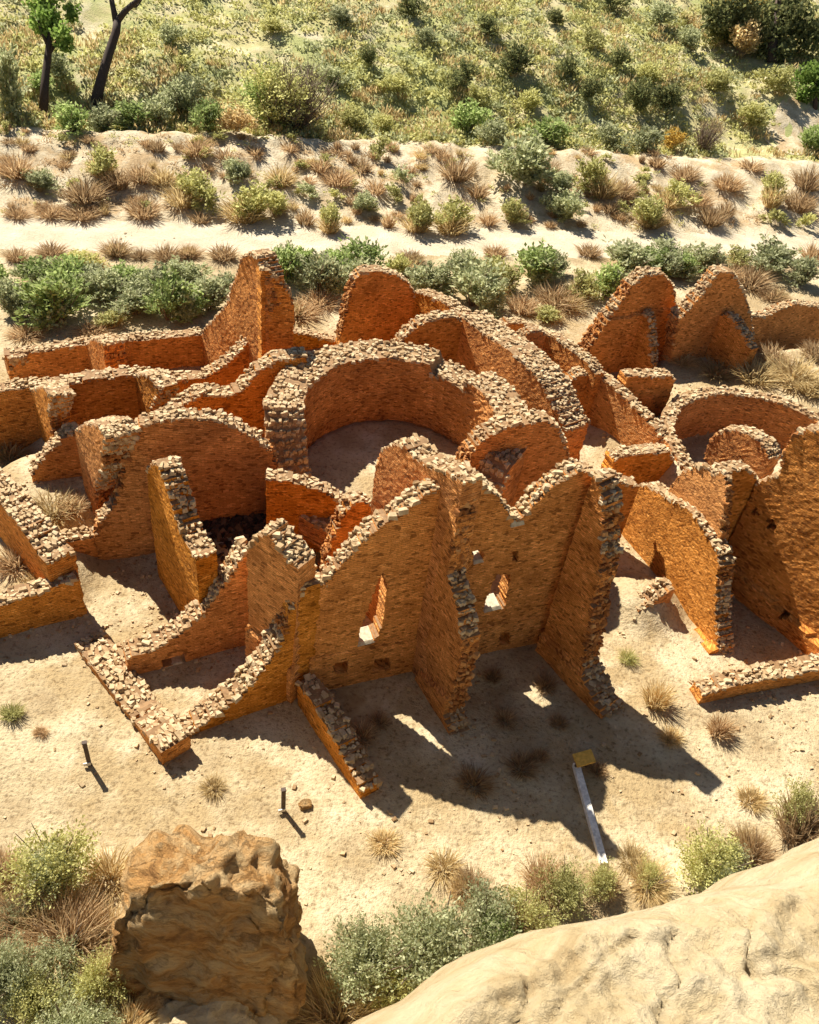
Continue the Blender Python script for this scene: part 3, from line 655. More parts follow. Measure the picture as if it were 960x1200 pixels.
def plant(name, p, w_, h_, leaf, shape='leafy', detail=1, stems=False, mix2=None):
    var = PR.randrange(3); rz = PR.uniform(0, 2 * pi); k = PR.uniform(0.9, 1.15)
    o = bpy.data.objects.new(name, proto(shape, leaf, var, detail)); COL.objects.link(o)
    o.location = (p[0], p[1], p[2] - 0.03 * h_); o.rotation_euler = (0, 0, rz); o.scale = (w_ * k, w_ * (2 - k), h_)
    if stems:
        s = bpy.data.objects.new('stems', stem_proto(var)); COL.objects.link(s); s.parent = o
    if mix2:
        s = bpy.data.objects.new('foliage', proto('leafy' if mix2 in ('sage', 'green', 'olive') else 'tuft', mix2, (var + 1) % 3, detail)); COL.objects.link(s); s.parent = o
        s.location = (PR.uniform(-.25, .25), PR.uniform(-.25, .25), 0); s.scale = (.75, .75, .85)
    return o
def px_plant(name, px, py, wp, hp, leaf, **k):
    p = hit(px, py - hp * 0.06); d = depth(p) / FPX
    return plant(name, p, wp * d, hp * d * 1.05, leaf, **k)

COLWORD = {'sage': 'grey green', 'green': 'fresh green', 'olive': 'olive green', 'brown': 'dry brown', 'straw': 'straw yellow', 'dark': 'dark green', 'gold': 'golden yellow', 'bright': 'bright green'}
def label_row(objs, what, where, group, cat, edge='left'):
    objs.sort(key=lambda o: to_px(o.location)[0])
    for i, o in enumerate(objs):
        tag(o, f'{ordinal(i)} {what} from the {edge} {where}', cat, group, 'thing')

# green bushes between the ruin and the road
band = [(18, 372, 55, 62, 'sage'), (72, 380, 95, 88, 'green'), (128, 356, 62, 58, 'sage'), (160, 370, 70, 52, 'sage'), (198, 378, 75, 82, 'green'), (245, 366, 62, 58, 'sage'), (45, 335, 66, 45, 'green'), (102, 318, 60, 30, 'olive'), (218, 335, 60, 42, 'sage'),
        (335, 333, 66, 58, 'green'), (372, 345, 66, 62, 'sage'), (425, 326, 95, 52, 'green'), (508, 345, 70, 50, 'sage'), (552, 360, 95, 68, 'sage'), (592, 344, 50, 42, 'olive'), (626, 330, 80, 54, 'green'), (680, 352, 50, 42, 'olive'), (708, 350, 52, 52, 'green'), (735, 325, 85, 48, 'sage'), (775, 316, 75, 42, 'sage'), (820, 318, 52, 42, 'sage'), (895, 320, 75, 46, 'sage'), (936, 336, 46, 44, 'sage'), (640, 376, 46, 22, 'olive'), (468, 330, 44, 40, 'olive'), (0, 345, 50, 50, 'green'), (110, 340, 60, 46, 'sage'), (85, 345, 70, 60, 'green'), (150, 340, 60, 40, 'green'), (185, 345, 60, 46, 'sage'), (225, 372, 60, 50, 'green'), (265, 345, 40, 36, 'sage'), (45, 372, 60, 44, 'sage'), (130, 384, 44, 30, 'olive'), (395, 330, 60, 44, 'green'), (355, 318, 44, 36, 'green'), (540, 325, 60, 36, 'sage'), (575, 330, 50, 36, 'olive'), (650, 322, 44, 34, 'sage'), (760, 318, 60, 36, 'green'), (800, 325, 50, 34, 'green'), (860, 312, 44, 26, 'olive')]
R1_, R2_ = [], []
for px, py, wp, hp, lf in band:
    o = px_plant('green_bush', px, py, wp * 1.1, hp * (.76 if px < 290 else .86), lf, detail=1, stems=True, mix2={'sage': 'sage', 'green': 'sage', 'olive': 'straw'}[lf])
    (R1_ if px < 300 else R2_).append(o)
label_row(R1_, 'green bush', 'behind the rearmost low wall', 'green bushes along the dirt road', 'bush')
label_row(R2_, 'green bush', 'right of the corner tower, by the road', 'green bushes along the dirt road', 'bush')
dry = [(137, 300, 32, 24), (165, 303, 22, 14), (195, 304, 34, 20), (222, 302, 30, 18), (262, 304, 38, 20), (300, 318, 26, 16), (350, 372, 46, 22), (375, 358, 44, 20), (612, 366, 44, 24), (650, 358, 56, 26), (580, 300, 30, 14), (690, 300, 32, 16), (850, 330, 40, 26), (878, 336, 50, 30), (952, 306, 34, 26), (905, 352, 34, 18), (30, 395, 40, 14), (110, 392, 40, 14), (285, 372, 34, 20), (60, 300, 34, 18), (20, 306, 30, 18), (480, 306, 30, 14)]
A_ = [px_plant('dry_bush', px, py, wp * 1.2, hp, 'brown', shape='tuft', detail=1, mix2='straw' if i % 3 == 0 else None) for i, (px, py, wp, hp) in enumerate(dry)]
label_row(A_, 'dry brown bush', 'between ruin and dirt road', 'dry bushes between the ruin and the road', 'bush')

# tufts on the pale bank
bank = [(120, 212, 42, 40, 'olive'), (20, 208, 52, 36, 'brown'), (50, 224, 42, 24, 'sage'), (75, 197, 22, 14, 'brown'), (100, 238, 56, 38, 'brown'), (138, 222, 40, 32, 'brown'), (165, 214, 40, 30, 'brown'), (185, 178, 30, 20, 'brown'), (230, 182, 46, 26, 'brown'), (60, 254, 40, 20, 'brown'), (20, 255, 36, 18, 'brown'), (95, 256, 56, 18, 'brown'), (168, 254, 56, 24, 'brown'), (192, 217, 46, 28, 'straw'), (226, 238, 60, 38, 'olive'), (246, 250, 34, 28, 'olive'), (275, 212, 40, 26, 'sage'), (265, 188, 30, 20, 'brown'), (300, 182, 26, 14, 'brown'), (298, 260, 70, 42, 'olive'), (326, 250, 36, 24, 'olive'), (330, 217, 46, 30, 'straw'), (375, 202, 30, 24, 'brown'), (396, 217, 46, 26, 'brown'), (425, 202, 26, 22, 'brown'), (446, 188, 28, 26, 'olive'), (440, 227, 32, 24, 'brown'), (471, 218, 24, 24, 'sage'), (360, 232, 30, 17, 'sage'), (358, 264, 32, 26, 'brown'), (385, 270, 38, 32, 'olive'), (425, 250, 36, 24, 'sage'), (455, 267, 24, 22, 'brown'), (461, 237, 28, 20, 'olive'), (235, 262, 28, 20, 'brown'),
        (490, 272, 50, 36, 'olive'), (526, 270, 54, 36, 'olive'), (535, 212, 50, 40, 'brown'), (560, 232, 32, 26, 'brown'), (603, 218, 92, 58, 'sage'), (640, 208, 42, 30, 'brown'), (572, 264, 26, 22, 'brown'), (600, 264, 38, 32, 'olive'), (656, 227, 36, 26, 'sage'), (660, 260, 52, 36, 'sage'), (692, 228, 52, 42, 'olive'), (730, 230, 42, 26, 'brown'), (756, 268, 54, 38, 'olive'), (792, 242, 50, 28, 'olive'), (802, 212, 42, 26, 'brown'), (832, 264, 42, 30, 'brown'), (820, 242, 36, 24, 'brown'), (852, 222, 50, 22, 'brown'), (900, 238, 44, 36, 'olive'), (935, 248, 50, 32, 'brown'), (905, 264, 32, 18, 'olive'), (945, 222, 50, 36, 'brown'), (942, 268, 24, 18, 'olive'), (850, 254, 32, 22, 'brown'), (715, 250, 28, 20, 'brown'), (520, 188, 30, 16, 'brown'), (690, 182, 24, 14, 'brown'), (770, 196, 30, 16, 'brown'), (880, 200, 34, 18, 'brown'), (35, 178, 26, 14, 'brown'), (340, 178, 30, 16, 'brown')]
rr = random.Random(5)
for k in range(215):
    a = rr.uniform(-26, 30); q = rr.uniform(44.2, 52.0); x, y = AL * a + NR * q
    px, py = to_px((x, y, ground(x, y)))
    if -10 < px < 970: bank.append((px, py, rr.uniform(10, 24), rr.uniform(8, 15), rr.choice(('brown', 'brown', 'straw', 'olive', 'brown'))))
rows = {'up': [], 'mid': [], 'low': []}; big = []
for px, py, wp, hp, lf in bank:
    sh = 'leafy' if lf in ('sage', 'olive') else 'tuft'
    o = px_plant('bank_shrub', px, py, wp * (1.0 if sh == 'tuft' else 1.15), hp * (.9 if sh == 'tuft' else 1.05), lf, shape=sh, detail=1 if wp > 34 else 0, mix2={'sage': 'sage', 'olive': 'straw', 'brown': None}.get(lf) if wp > 34 else None)
    t = (py - 155 - px * 0.03) / 100
    rows['up' if t < 0.4 else 'mid' if t < 0.72 else 'low'].append((o, lf))
for rk, where in (('up', 'along the upper part of the pale bank'), ('mid', 'halfway up the pale bank'), ('low', 'along the foot of the pale bank')):
    for grp, word in ((('sage', 'olive'), 'greenish shrub'), (('brown', 'straw'), 'dry brown tuft')):
        label_row([o for o, lf in rows[rk] if lf in grp], word, where, 'shrubs dotted over the pale bank', 'shrub')

# the hillside: cover nobody could count, then the bushes that stand out
def scrub(name, leaf, count, seed, tuft):
    r = random.Random(seed); mb = MB(); k = 0
    while k < count:
        px, py = r.uniform(-60, 1020), r.uniform(-40, 190)
        d = ray(px, py); t = 50 + r.random() * 60
        x = r.uniform(-60, 75); q = 53.2 + (r.random() ** 1.3) * 62; p = AL * x + NR * q
        if abs(p[0]) > p[1] * 0.62: continue
        z = ground(p[0], p[1]); u, v = to_px((p[0], p[1], z))
        if not (-40 < u < 1000 and v > -60): continue
        if (u - 932) ** 2 / 38 ** 2 + (v - 148) ** 2 / 36 ** 2 < 1: continue
        cl = fbm(p[0] * 0.16 + seed * 7, p[1] * 0.16, 2)
        if cl < r.uniform(-0.45, 0.25): continue
        k += 1; w_ = r.uniform(0.5, 1.5); h_ = w_ * r.uniform(0.2, 0.42)
        for j in range(int(16 + 12 * w_)):
            a = r.uniform(0, 2 * pi); qd = sqrt(r.random()) * w_ * 0.55
            b = Vector((p[0] + cos(a) * qd, p[1] + sin(a) * qd, z + h_ * r.random() * (1 - (qd / w_) ** 2)))
            if tuft: leaf_quad(mb, b, (Vector((0, 0, 1)) + rvec(r) * 0.6).normalized(), 0.09, r.uniform(.25, .5), rvec(r))
            else: leaf_quad(mb, b, (Vector((0, 0, .6)) + rvec(r)).normalized(), 0.15, r.uniform(.15, .3), rvec(r))
    o = mb.build(name, LEAF[leaf]); tag(o, kind='stuff')
    return o
tag(scrub('hillside_scrub', 'olive', 2100, 1, False), 'olive ground cover spread over the hillside', 'scrub')
tag(scrub('grey_scrub', 'sage', 1200, 2, False), 'grey green ground cover spread over the hillside', 'scrub')
tag(scrub('hillside_grass', 'straw', 700, 3, True), 'straw coloured grass spread over the hillside', 'grass')
r = random.Random(14)
for nm, lf, cnt, lab in (('bank_litter', 'brown', 420, 'low dead brown growth covering the bank'), ('bank_ground_cover', 'olive', 170, 'thin olive ground cover on the bank')):
    mb = MB()
    for k in range(cnt):
        al, q = r.uniform(-30, 34), r.uniform(44.3, 52.4); p = AL * al + NR * q; z = ground(p[0], p[1]); w_ = r.uniform(.3, .9)
        if fbm(al * .3, q * .4, 2) < r.uniform(-.4, .2): continue
        for j in range(int(26 * w_) + 8):
            a = r.uniform(0, 2 * pi); qd = sqrt(r.random()) * w_ * .5
            leaf_quad(mb, Vector((p[0] + cos(a) * qd, p[1] + sin(a) * qd, z + r.random() * .12)), (Vector((0, 0, .5)) + rvec(r)).normalized(), .05, r.uniform(.12, .26), rvec(r))
    tag(mb.build(nm, LEAF[lf]), lab, 'ground cover', None, 'stuff')
hillb = [(85, 156, 60, 32, 'green'), (122, 156, 52, 28, 'sage'), (152, 154, 60, 32, 'green'), (184, 150, 52, 34, 'sage'), (215, 140, 60, 40, 'sage'), (244, 156, 60, 36, 'green'), (276, 160, 50, 30, 'straw'), (226, 118, 50, 26, 'sage'), (15, 142, 70, 80, 'sage'), (50, 110, 40, 25, 'green'), (70, 95, 40, 30, 'sage'), (200, 55, 40, 24, 'sage'), (430, 80, 30, 24, 'dark'), (415, 155, 50, 26, 'olive'), (450, 160, 40, 24, 'olive'),
         (545, 160, 62, 36, 'green'), (575, 172, 44, 30, 'sage'), (600, 90, 52, 36, 'dark'), (532, 108, 32, 24, 'dark'), (545, 100, 30, 26, 'dark'), (640, 172, 62, 32, 'green'), (688, 122, 34, 28, 'dark'), (745, 138, 44, 40, 'dark'), (722, 84, 32, 26, 'dark'), (782, 130, 50, 28, 'dark'), (660, 95, 36, 26, 'dark'), (866, 70, 56, 38, 'straw'), (785, 178, 36, 24, 'gold'), (712, 176, 46, 30, 'sage'), (752, 180, 50, 30, 'sage'), (570, 42, 40, 22, 'dark'), (650, 30, 30, 18, 'dark'), (500, 55, 36, 20, 'sage'), (480, 22, 40, 24, 'dark'), (715, 15, 40, 24, 'dark'), (840, 110, 46, 26, 'olive'), (905, 110, 50, 30, 'olive'), (880, 150, 50, 28, 'olive'), (620, 130, 40, 24, 'olive'), (690, 60, 40, 24, 'olive'), (400, 30, 40, 20, 'sage'), (320, 40, 40, 18, 'olive'), (560, 125, 44, 22, 'olive'), (805, 60, 40, 24, 'sage'), (760, 100, 44, 22, 'olive'), (950, 182, 50, 30, 'green'), (770, 30, 46, 24, 'sage'), (460, 110, 44, 20, 'olive'), (390, 100, 40, 20, 'sage')]
HB = {}
for px, py, wp, hp, lf in hillb:
    o = px_plant('hillside_bush', px, py, wp * 1.15, hp * 1.1, lf, detail=1, shape='leafy', stems=wp > 50)
    HB.setdefault(lf, []).append(o)
for lf, objs in HB.items():
    if len(objs) == 1: tag(objs[0], f'{COLWORD[lf]} bush standing alone at the foot of the hillside', 'bush', 'bushes on the hillside', 'thing')
    else: label_row(objs, COLWORD[lf] + ' bush', 'on the scrubby hillside', 'bushes on the hillside', 'bush')
o = px_plant('dead_topped_bush', 325, 154, 130, 78, 'olive', detail=2, stems=True, mix2='green'); tag(o, 'big olive bush with grey dead twigs sticking out, just above the bank', 'bush', None, 'thing')
mb = MB(); r = random.Random(4)
for k in range(110):
    a = r.uniform(0, 2 * pi); d = r.uniform(.15, 1.0) ** .7; h_ = r.uniform(.55, 1.05) * (1 - .5 * d * d); p1 = (d * .25 * cos(a), d * .25 * sin(a), h_ * .4); p2 = (d * .42 * cos(a), d * .42 * sin(a), h_ * .72)
    tube(mb, [(d * .06 * cos(a), d * .06 * sin(a), 0), p1, p2], [.006, .005, .003], 3)
    for j in range(5):
        q = p1 if j < 2 else p2; v = rvec(r); tube(mb, [q, (q[0] + v.x * .10, q[1] + v.y * .10, q[2] + abs(v.z) * .12 + .03), (q[0] + v.x * .17, q[1] + v.y * .17, q[2] + abs(v.z) * .24 + .05)], [.003, .002, .001], 3)
for nm, px, py, wp, hp, lab in (('twig_bush', 348, 152, 130, 92, 'large bare grey twiggy bush behind the big olive bush'), ('twig_bush', 822, 178, 66, 48, 'small bare grey twiggy bush at the right above the bank')):
    o = mb.build(nm, STEM); p = hit(px, py); d = depth(p) / FPX; o.location = p; o.scale = (wp * d * .8, wp * d * .8, hp * d); tag(o, lab, 'bush', 'bare twiggy bushes', 'thing')

# trees
def crown(mb, c, R, n, leaf, r, squash=0.9):
    lob = [(c + rvec(r) * R * r.uniform(.2, .75), R * r.uniform(.3, .5)) for _ in range(12)]
    for k in range(n):
        lc, lr = r.choice(lob); v = rvec(r); p = lc + Vector((v.x, v.y, v.z * squash)) * lr * r.uniform(.5, 1.1)
        leaf_quad(mb, p, rvec(r), leaf * .6, leaf * r.uniform(.7, 1.4), rvec(r))
def vpx(px, py, dpt):
    d = ray(px, py); return CAM + d * dpt
def tree(name, label, pts, rads, crowns, leaf, bark=BARK, branches=()):
    """pts: trunk pixels from the ground up, at the depth of the foot"""
    f = hit(*pts[0]); D = depth(f); P = [Vector(f) + Vector((0, 0, -0.15))] + [Vector(vpx(x, y, D)) for x, y in pts[1:]]
    root = bpy.data.objects.new(name, None); COL.objects.link(root); root.location = f; tag(root, label, 'tree', None, 'thing')
    k = D / FPX; off = Vector(f); mb = MB(); tube(mb, [p - off for p in P], [q * k for q in rads], 9)
    mb.build('trunk', bark, root, smooth=True)
    for bp, br in branches:
        b = MB(); tube(b, [Vector(vpx(x, y, D + dd)) - off for x, y, dd in bp], [q * k for q in br], 7); b.build('branch', bark, root, smooth=True)
    r = random.Random(name); cb = MB()
    for (x, y, dd, R, n) in crowns: crown(cb, Vector(vpx(x, y, D + dd)) - off, R * k, n, 5.5 * k, r)
    if crowns: cb.build('crown', LEAF[leaf], root)
    return root
tree('leafy_tree', 'slim tree with a dark straight trunk and small bright green crown, upper left', [(50, 136), (53, 95), (57, 60), (60, 30), (62, 5)], [5.5, 4.6, 4, 3, 1.5],
     [(62, 25, 0, 26, 900), (50, 8, 0.5, 20, 600), (75, 45, -.5, 16, 350), (62, -20, 0, 26, 700), (84, 15, 0.3, 12, 200)], 'bright', branches=[([(56, 66, 0), (66, 50, .3), (76, 40, .5)], [2.5, 1.8, .8]), ([(57, 55, 0), (48, 35, -.3), (42, 12, -.4)], [2.5, 1.8, .8])])
tree('bare_tree', 'dark leaning tree with a forked bare trunk beside the small bright tree', [(110, 127), (117, 100), (127, 65), (136, 38), (138, 22)], [7, 5.8, 5.2, 4.8, 4.4],
     [(120, -45, 0, 28, 400), (175, -40, 0, 26, 400)], 'bright', branches=[([(137, 30, 0), (133, 10, 0), (128, -15, 0), (120, -45, 0)], [4, 3.2, 2.8, 1]), ([(137, 26, 0), (148, 12, 0), (162, 0, 0), (175, -40, 0)], [4, 3.4, 3, 1]), ([(152, 8, 0), (160, 8, .4), (172, -8, .6)], [1.6, 1.1, .6])])
tree('dark_tree', 'broad dark tree tinged with golden leaves at the upper right corner', [(905, 72), (905, 55), (908, 30), (912, 0)], [7, 6, 5, 3],
     [(870, 18, 0, 42, 2200), (925, 22, 0.5, 44, 2400), (905, 48, 0, 30, 1200), (840, 20, -.5, 26, 800), (955, 40, 0, 30, 1000)], 'dark')
o = px_plant('golden_bush', 868, 34, 90, 48, 'gold', detail=2); tag(o, 'golden leaved bush in front of the broad dark tree', 'bush', None, 'thing')
tree('young_tree', 'bright green young tree cut off by the right edge', [(956, 128), (956, 110), (957, 90)], [3, 2.5, 1.5], [(955, 95, 0, 24, 900), (972, 80, 0, 30, 900), (945, 112, 0, 13, 250)], 'bright')

# sandy track on the hillside, upper right
mb = MB(); cen = hit(932, 148); n = 28
ring_ = []
mb.v.append(tuple(cen + np.array([0, 0, 0.12])))
for rr_ in (0.5, 1.0):
    for k in range(n):
        a = 2 * pi * k / n; q = hit(934 + 36 * rr_ * cos(a) * (1 + .2 * sin(3 * a)), 148 + 34 * rr_ * sin(a))
        mb.v.append((q[0], q[1], q[2] + 0.06 * (1.4 - rr_)))
for k in range(n): mb.f.append((0, 1 + k, 1 + (k + 1) % n)); mb.f.append((1 + k, 1 + n + k, 1 + n + (k + 1) % n, 1 + (k + 1) % n))
tag(mb.build('sandy_path', BANKM, smooth=True), kind='structure')

# foreground bushes
fg = [(62, 1040, 120, 100, 'olive', 'sage', 'olive and grey green bush with upright shoots left of the boulder'),
      (22, 1165, 95, 95, 'sage', 'sage', 'grey green bush at the left edge below the boulder'),
      (80, 1115, 115, 70, 'brown', 'sage', 'grey brown twiggy bush left of the boulder'),
      (118, 1165, 80, 70, 'olive', 'straw', 'olive tufted bush at the foot of the boulder'),
      (80, 1225, 110, 75, 'sage', 'straw', 'pale green bush in the lower left corner'),
      (20, 1085, 70, 50, 'brown', 'straw', 'brown dry bush at the left edge beside the boulder'),
      (425, 1150, 120, 100, 'sage', 'sage', 'grey green bush right of the boulder shadow'),
      (500, 1140, 150, 115, 'sage', 'sage', 'largest green bush, at the edge of the cream ledge'),
      (565, 1105, 110, 80, 'sage', 'green', 'dense green bush above the middle of the cream ledge'),
      (610, 1085, 80, 70, 'olive', 'brown', 'olive brown bush just above the cream ledge'),
      (655, 1058, 85, 62, 'olive', 'brown', 'wispy olive brown bush beside the white plank'),
      (700, 1045, 56, 46, 'olive', 'straw', 'small olive bush touching the white plank'),
      (550, 1045, 46, 34, 'brown', 'straw', 'rust brown dry bush above the green bushes'),
      (825, 1030, 100, 78, 'olive', 'sage', 'olive bush with grey shoots above the right of the ledge'),
      (880, 1012, 60, 52, 'brown', 'straw', 'brown bush second from the right edge above the ledge'),
      (938, 985, 95, 70, 'brown', 'olive', 'dense brown and olive bush at the right edge above the ledge'),
      (400, 1205, 110, 60, 'straw', 'brown', 'straw coloured tufts in the shade right of the boulder'),
      (45, 1190, 90, 70, 'olive', 'sage', 'low olive bush between the grey green bushes at the lower left'),
      (115, 1205, 70, 50, 'sage', 'straw', 'small pale sage bush left of the pale rocks'),
      (130, 1100, 60, 50, 'straw', 'brown', 'straw clump against the left side of the boulder'),
      (50, 1075, 80, 44, 'straw', 'sage', 'straw grass clump under the upright olive bush'),
      (5, 1030, 50, 50, 'brown', 'straw', 'brown clump cut by the left edge above the boulder'),
      (455, 1180, 90, 60, 'olive', 'brown', 'olive brown bush low beside the lower end of the ledge'),
      (760, 1040, 60, 34, 'straw', 'olive', 'straw clump behind the ledge near its middle'),
      (850, 1015, 50, 44, 'sage', 'olive', 'small sage bush between the olive and the brown bush'),
      (150, 1215, 60, 46, 'straw', 'olive', 'straw tuft left of the small pale rocks at the bottom')]
for px, py, wp, hp, a, b, lab in fg:
    o = px_plant('foreground_bush', px, py, wp * 1.02, hp * 1.0, a, shape='tuft' if a in ('brown', 'straw') else 'leafy', detail=2, stems=True, mix2=b); tag(o, lab, 'bush', 'bushes in front of the ruin', 'thing')
weeds = [(15, 840, 32, 20, 'olive'), (48, 860, 18, 10, 'brown'), (425, 866, 34, 20, 'brown'), (445, 848, 26, 14, 'brown'), (556, 922, 44, 28, 'brown'), (612, 902, 40, 22, 'brown'), (632, 890, 26, 18, 'brown'), (592, 846, 30, 16, 'brown'), (640, 806, 30, 18, 'brown'), (578, 796, 26, 16, 'brown'), (655, 850, 24, 14, 'brown'), (768, 828, 42, 44, 'straw'), (842, 862, 34, 38, 'brown'), (785, 868, 30, 20, 'straw'), (735, 775, 24, 18, 'olive'), (700, 905, 26, 14, 'brown'), (740, 1012, 40, 22, 'straw'), (130, 1030, 60, 40, 'straw'), (250, 925, 30, 14, 'straw'), (520, 1020, 44, 20, 'straw'), (450, 990, 36, 14, 'straw'), (880, 940, 40, 16, 'straw')]
W_ = [px_plant('dry_weed', px, py, wp * 1.1, hp, lf, shape='tuft', detail=1) for px, py, wp, hp, lf in weeds]
label_row(W_, 'dry weed tuft', 'in front of the ruin', 'dry weeds in front of the ruin', 'weed')
grs = [(62, 606, 56, 30, 'straw'), (85, 600, 40, 24, 'brown'), (10, 540, 40, 26, 'straw'), (930, 448, 66, 30, 'straw'), (885, 446, 56, 24, 'straw'), (950, 462, 50, 26, 'straw'), (840, 440, 44, 18, 'straw'), (905, 425, 44, 20, 'brown'), (20, 665, 50, 30, 'brown'), (45, 685, 36, 20, 'straw'), (955, 420, 40, 22, 'brown'), (800, 425, 36, 14, 'straw')]
W_ = [px_plant('grass_tuft', px, py, wp * 1.2, hp, lf, shape='tuft', detail=1) for px, py, wp, hp, lf in grs]
label_row(W_, 'dry grass tuft', 'growing among the ruined walls', 'dry grass inside the ruin', 'grass tuft')

# ------------------------------------------------------------------ rocks
from mathutils import noise as mn
def rock(name, label, mat_, px, py, sx, sy, sz, rz, seed, sub=5, boxy=0.55, rough=0.22, sink=0.15, lift=0.0, cat='rock', cut=None):
    import bmesh
    bm = bmesh.new(); bmesh.ops.create_icosphere(bm, subdivisions=sub, radius=1.0)
    for v in bm.verts:
        c = v.co.copy(); m = max(abs(c.x), abs(c.y), abs(c.z)); b = c / m
        p = c.lerp(b * 0.88, boxy); q = p * 1.3 + Vector((seed, 0, 0))
        d = mn.fractal(q, 0.9, 2.1, 6) * rough
        d += (abs(mn.noise(Vector((q.x * 1.2, q.y * 1.2, q.z * 4.5)))) - 0.2) * rough * 0.5
        cell = mn.voronoi(q * 1.4)[0]; d += (cell[1] - cell[0] - 0.25) * rough * 0.45
        d += mn.fractal(q * 4.5, .55, 2.1, 5) * rough * 0.16 - max(0, .07 - abs(mn.noise(Vector((q.x * 1.5 + 3, q.y * 1.5, q.z * 2.6))))) * rough * 2.6
        p = p * (1 + d)
        if cut:
            nrm = Vector(cut[:3]).normalized(); e = p.dot(nrm) - cut[3]
            if e > 0: p = p - nrm * e * 0.93 + nrm * (mn.fractal(q * 1.7, .8, 2.1, 6) * 0.10 + (cell[1] - cell[0] - .3) * 0.07)
        if cut: p = Vector((p.x * (1 - .16 * p.z), p.y, p.z))
        v.co = Vector((p.x * sx / 2, p.y * sy / 2, p.z * sz / 2))
    me = bpy.data.meshes.new(name); bm.to_mesh(me); bm.free(); me.materials.append(mat_)
    for q in me.polygons: q.use_smooth = sub >= 5
    o = bpy.data.objects.new(name, me); COL.objects.link(o); p = hit(px, py)
    o.location = (p[0], p[1], p[2] + sz * (0.5 - sink) + lift); o.rotation_euler = (0, 0, rz); tag(o, label, cat, None, 'thing')
    return o
rock('boulder', 'huge tan boulder with a rugged orange shaded face among the bushes', BOULD, 252, 1132, 3.55, 3.2, 3.8, radians(-8), 3.1, 6, 0.16, 0.22, 0.12, cat='boulder', cut=(0.12, -0.9, 0.36, 0.30))
rock('pale_rock', 'pale sunlit rock at the bottom edge under the boulder', LEDGE, 240, 1208, 1.9, 1.2, 0.9, 0.3, 7.7, 5, 0.45, 0.25, 0.3)
rock('pale_rock', 'smaller pale rock right of the sunlit rock under the boulder', LEDGE, 300, 1208, 1.1, 0.9, 0.6, 1.0, 9.1, 5, 0.45, 0.25, 0.3)
rock('tan_rock', 'small brown rock wedged at the lower left foot of the boulder', BOULD, 180, 1178, 0.9, 0.6, 0.55, 0.4, 12.3, 4, 0.5, 0.25, 0.3)
rock('tan_rock', 'small tan rock beside the second marker post', BOULD, 358, 944, 0.32, 0.25, 0.22, 0.4, 14.3, 3, 0.5, 0.25, 0.3)

# sandstone ledge the picture is taken from
sil = [(330, 1240), (405, 1200), (460, 1165), (520, 1130), (580, 1090), (620, 1064), (660, 1050), (720, 1040), (780, 1030), (830, 1022), (880, 1010), (930, 990), (960, 975), (1030, 945), (1100, 915)]
zt = 12.0; S3 = [at_z(x, y, zt) for x, y in sil]
cum = [0]
for a, b in zip(S3, S3[1:]): cum.append(cum[-1] + float(np.linalg.norm(b - a)))
def sil_at(s):
    for i in range(len(cum) - 1):
        if s <= cum[i + 1]: return S3[i] + (S3[i + 1] - S3[i]) * ((s - cum[i]) / (cum[i + 1] - cum[i]))
    return S3[-1]
inn = np.array([0.55, -0.83, 0]); mb = MB(); ns = 300; prof = [(-1.6, -12.5), (-1.3, -6), (-1.0, -3), (-.75, -1.6), (-.5, -.85), (-.32, -.45), (-.2, -.24), (-.1, -.1)] + [(k * 0.03, 0.0) for k in range(0, 170)]
for i in range(ns + 1):
    b = sil_at(cum[-1] * i / ns) + inn * 0.36
    for (d, dz_) in prof:
        p = b + inn * d
        z = zt + dz_ + (0.22 * d if d > 0 else 0)
        q = Vector((p[0], p[1], 0)); amp = ss(-1.6, 0.3, d)
        z += (mn.fractal(q * 1.1, 0.75, 2.1, 8) * 0.13 + (abs(mn.noise(Vector((q.x * 1.1 + q.y * .8, q.y * 3.2 - q.x * 2.2, 4)))) - .2) * 0.10 - max(0, .10 - abs(mn.noise(Vector((q.x * .9 + q.y * .5 + mn.noise(q * 3) * .3, q.y * 1.7 - q.x * 1.4, 9))))) * 0.7) * amp
        z += (mn.fractal(q * 7, 0.6, 2.1, 4) * 0.022 - max(0, mn.noise(q * 5.0 + Vector((5, 1, 2))) - .32) * 0.16) * amp
        e = mn.noise(q * 1.6) * 0.05
        mb.v.append((p[0] + e, p[1] - e, z))
m_ = len(prof)
for i in range(ns):
    for k in range(m_ - 1):
        a = i * m_ + k; mb.f.append((a, a + m_, a + m_ + 1, a + 1))
o = mb.build('cliff_ledge', LEDGE, smooth=True); tag(o, 'smooth cream sandstone cliff edge sloping across the lower right corner', 'cliff', None, 'thing')

# ------------------------------------------------------------------ marker posts, board, plank
for px, py, h_, lab in ((105, 896, 0.85, 'thin dark marker post at the left in front of the ruin'), (332, 950, 0.85, 'thin dark marker post standing above the big boulder')):
    p = hit(px, py); root = bpy.data.objects.new('marker_post', None); COL.objects.link(root); root.location = p; tag(root, lab, 'post', 'marker posts along the path', 'thing')
    b = MB(); box(b, (0, 0, h_ / 2 - .05), .09, .07, h_ + .1, .4); b.build('post', METAL, root)
    b = MB(); box(b, (-.02, -.06, h_ * .12), .16, .03, .10, .4, -.3); b.build('number_tag', WHITE, root)
    b = MB(); box(b, (0, 0, h_ + .02), .11, .09, .04, .4); b.build('cap', METAL, root)
p = hit(680, 900); root = bpy.data.objects.new('trail_board', None); COL.objects.link(root); root.location = p; tag(root, 'small ochre board on two short legs at the end of the white plank', 'sign', None, 'thing')
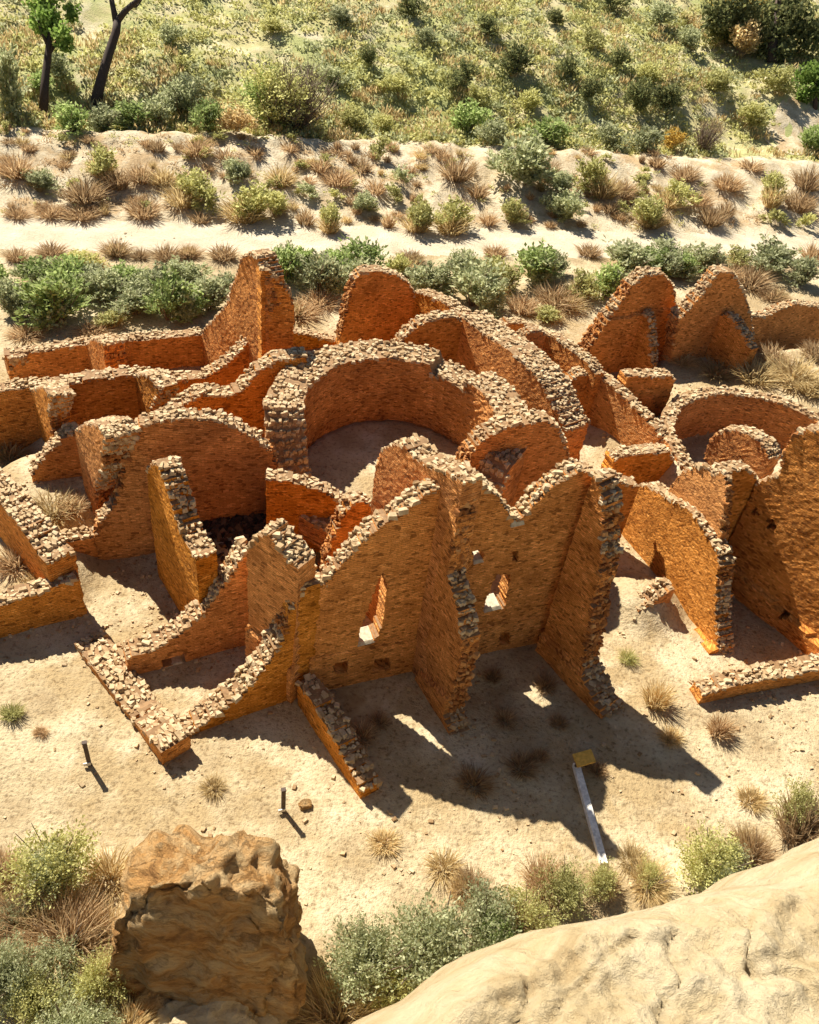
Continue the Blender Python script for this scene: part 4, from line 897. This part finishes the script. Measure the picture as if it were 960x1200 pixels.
b = MB(); box(b, (0, 0, .42), .52, .30, .05, .45, 0.35); b.build('board', OCHRE, root)
for s in (-1, 1):
    b = MB(); box(b, (s * .16 * cos(.45), s * .16 * sin(.45), .17), .06, .06, .5, .45); b.build('leg', METAL, root)
a, c = hit(674, 898), hit(707, 1014); mb = MB(); b_ = (a + c) / 2; L = float(np.linalg.norm(c - a)); rz = atan2(c[1] - a[1], c[0] - a[0])
box(mb, (b_[0], b_[1], b_[2] + .06), L, .17, .14, rz); o = mb.build('plank', WHITE); tag(o, 'long white plank lying on the sand, half in the shadow', 'plank', None, 'thing')

# charred debris on the floor of the burnt chamber
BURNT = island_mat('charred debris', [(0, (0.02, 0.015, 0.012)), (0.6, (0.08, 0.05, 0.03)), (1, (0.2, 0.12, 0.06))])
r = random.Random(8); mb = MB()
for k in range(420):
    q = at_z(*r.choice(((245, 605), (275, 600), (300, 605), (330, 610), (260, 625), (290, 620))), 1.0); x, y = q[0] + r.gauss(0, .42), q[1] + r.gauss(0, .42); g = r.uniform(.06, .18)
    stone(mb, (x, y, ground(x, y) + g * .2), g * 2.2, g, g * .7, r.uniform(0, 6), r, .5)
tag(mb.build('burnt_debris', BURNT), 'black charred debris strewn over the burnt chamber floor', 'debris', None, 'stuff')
# loose stones on the ground around the walls: each its own small thing would be dust, so they read as rubble
r = random.Random(21); mb = MB()
for k in range(3400):
    if k < 3000:
        wl = r.choice(list(PLANES.values())); s = r.uniform(-1, 5); off = r.choice((-1, -1, 1)) * (.1 + r.expovariate(2.6)) + .25; x, y = wl[0] + wl[1] * s + wl[2] * off
    else: x, y = r.uniform(-16, 20), r.uniform(7, 40)
    g = r.choice((.03, .035, .04, .05, .06, .09)); stone(mb, (x, y, ground(x, y) + g * .2), g * 1.4, g, g * .7, r.uniform(0, 6), r, .3)
tag(mb.build('rubble', CAPS), 'loose stones scattered over the sand', 'rubble', None, 'stuff')

for o in COL.objects:
    if o.get('label') and len(o['label'].split()) > 16: print('LONG', o['label'])
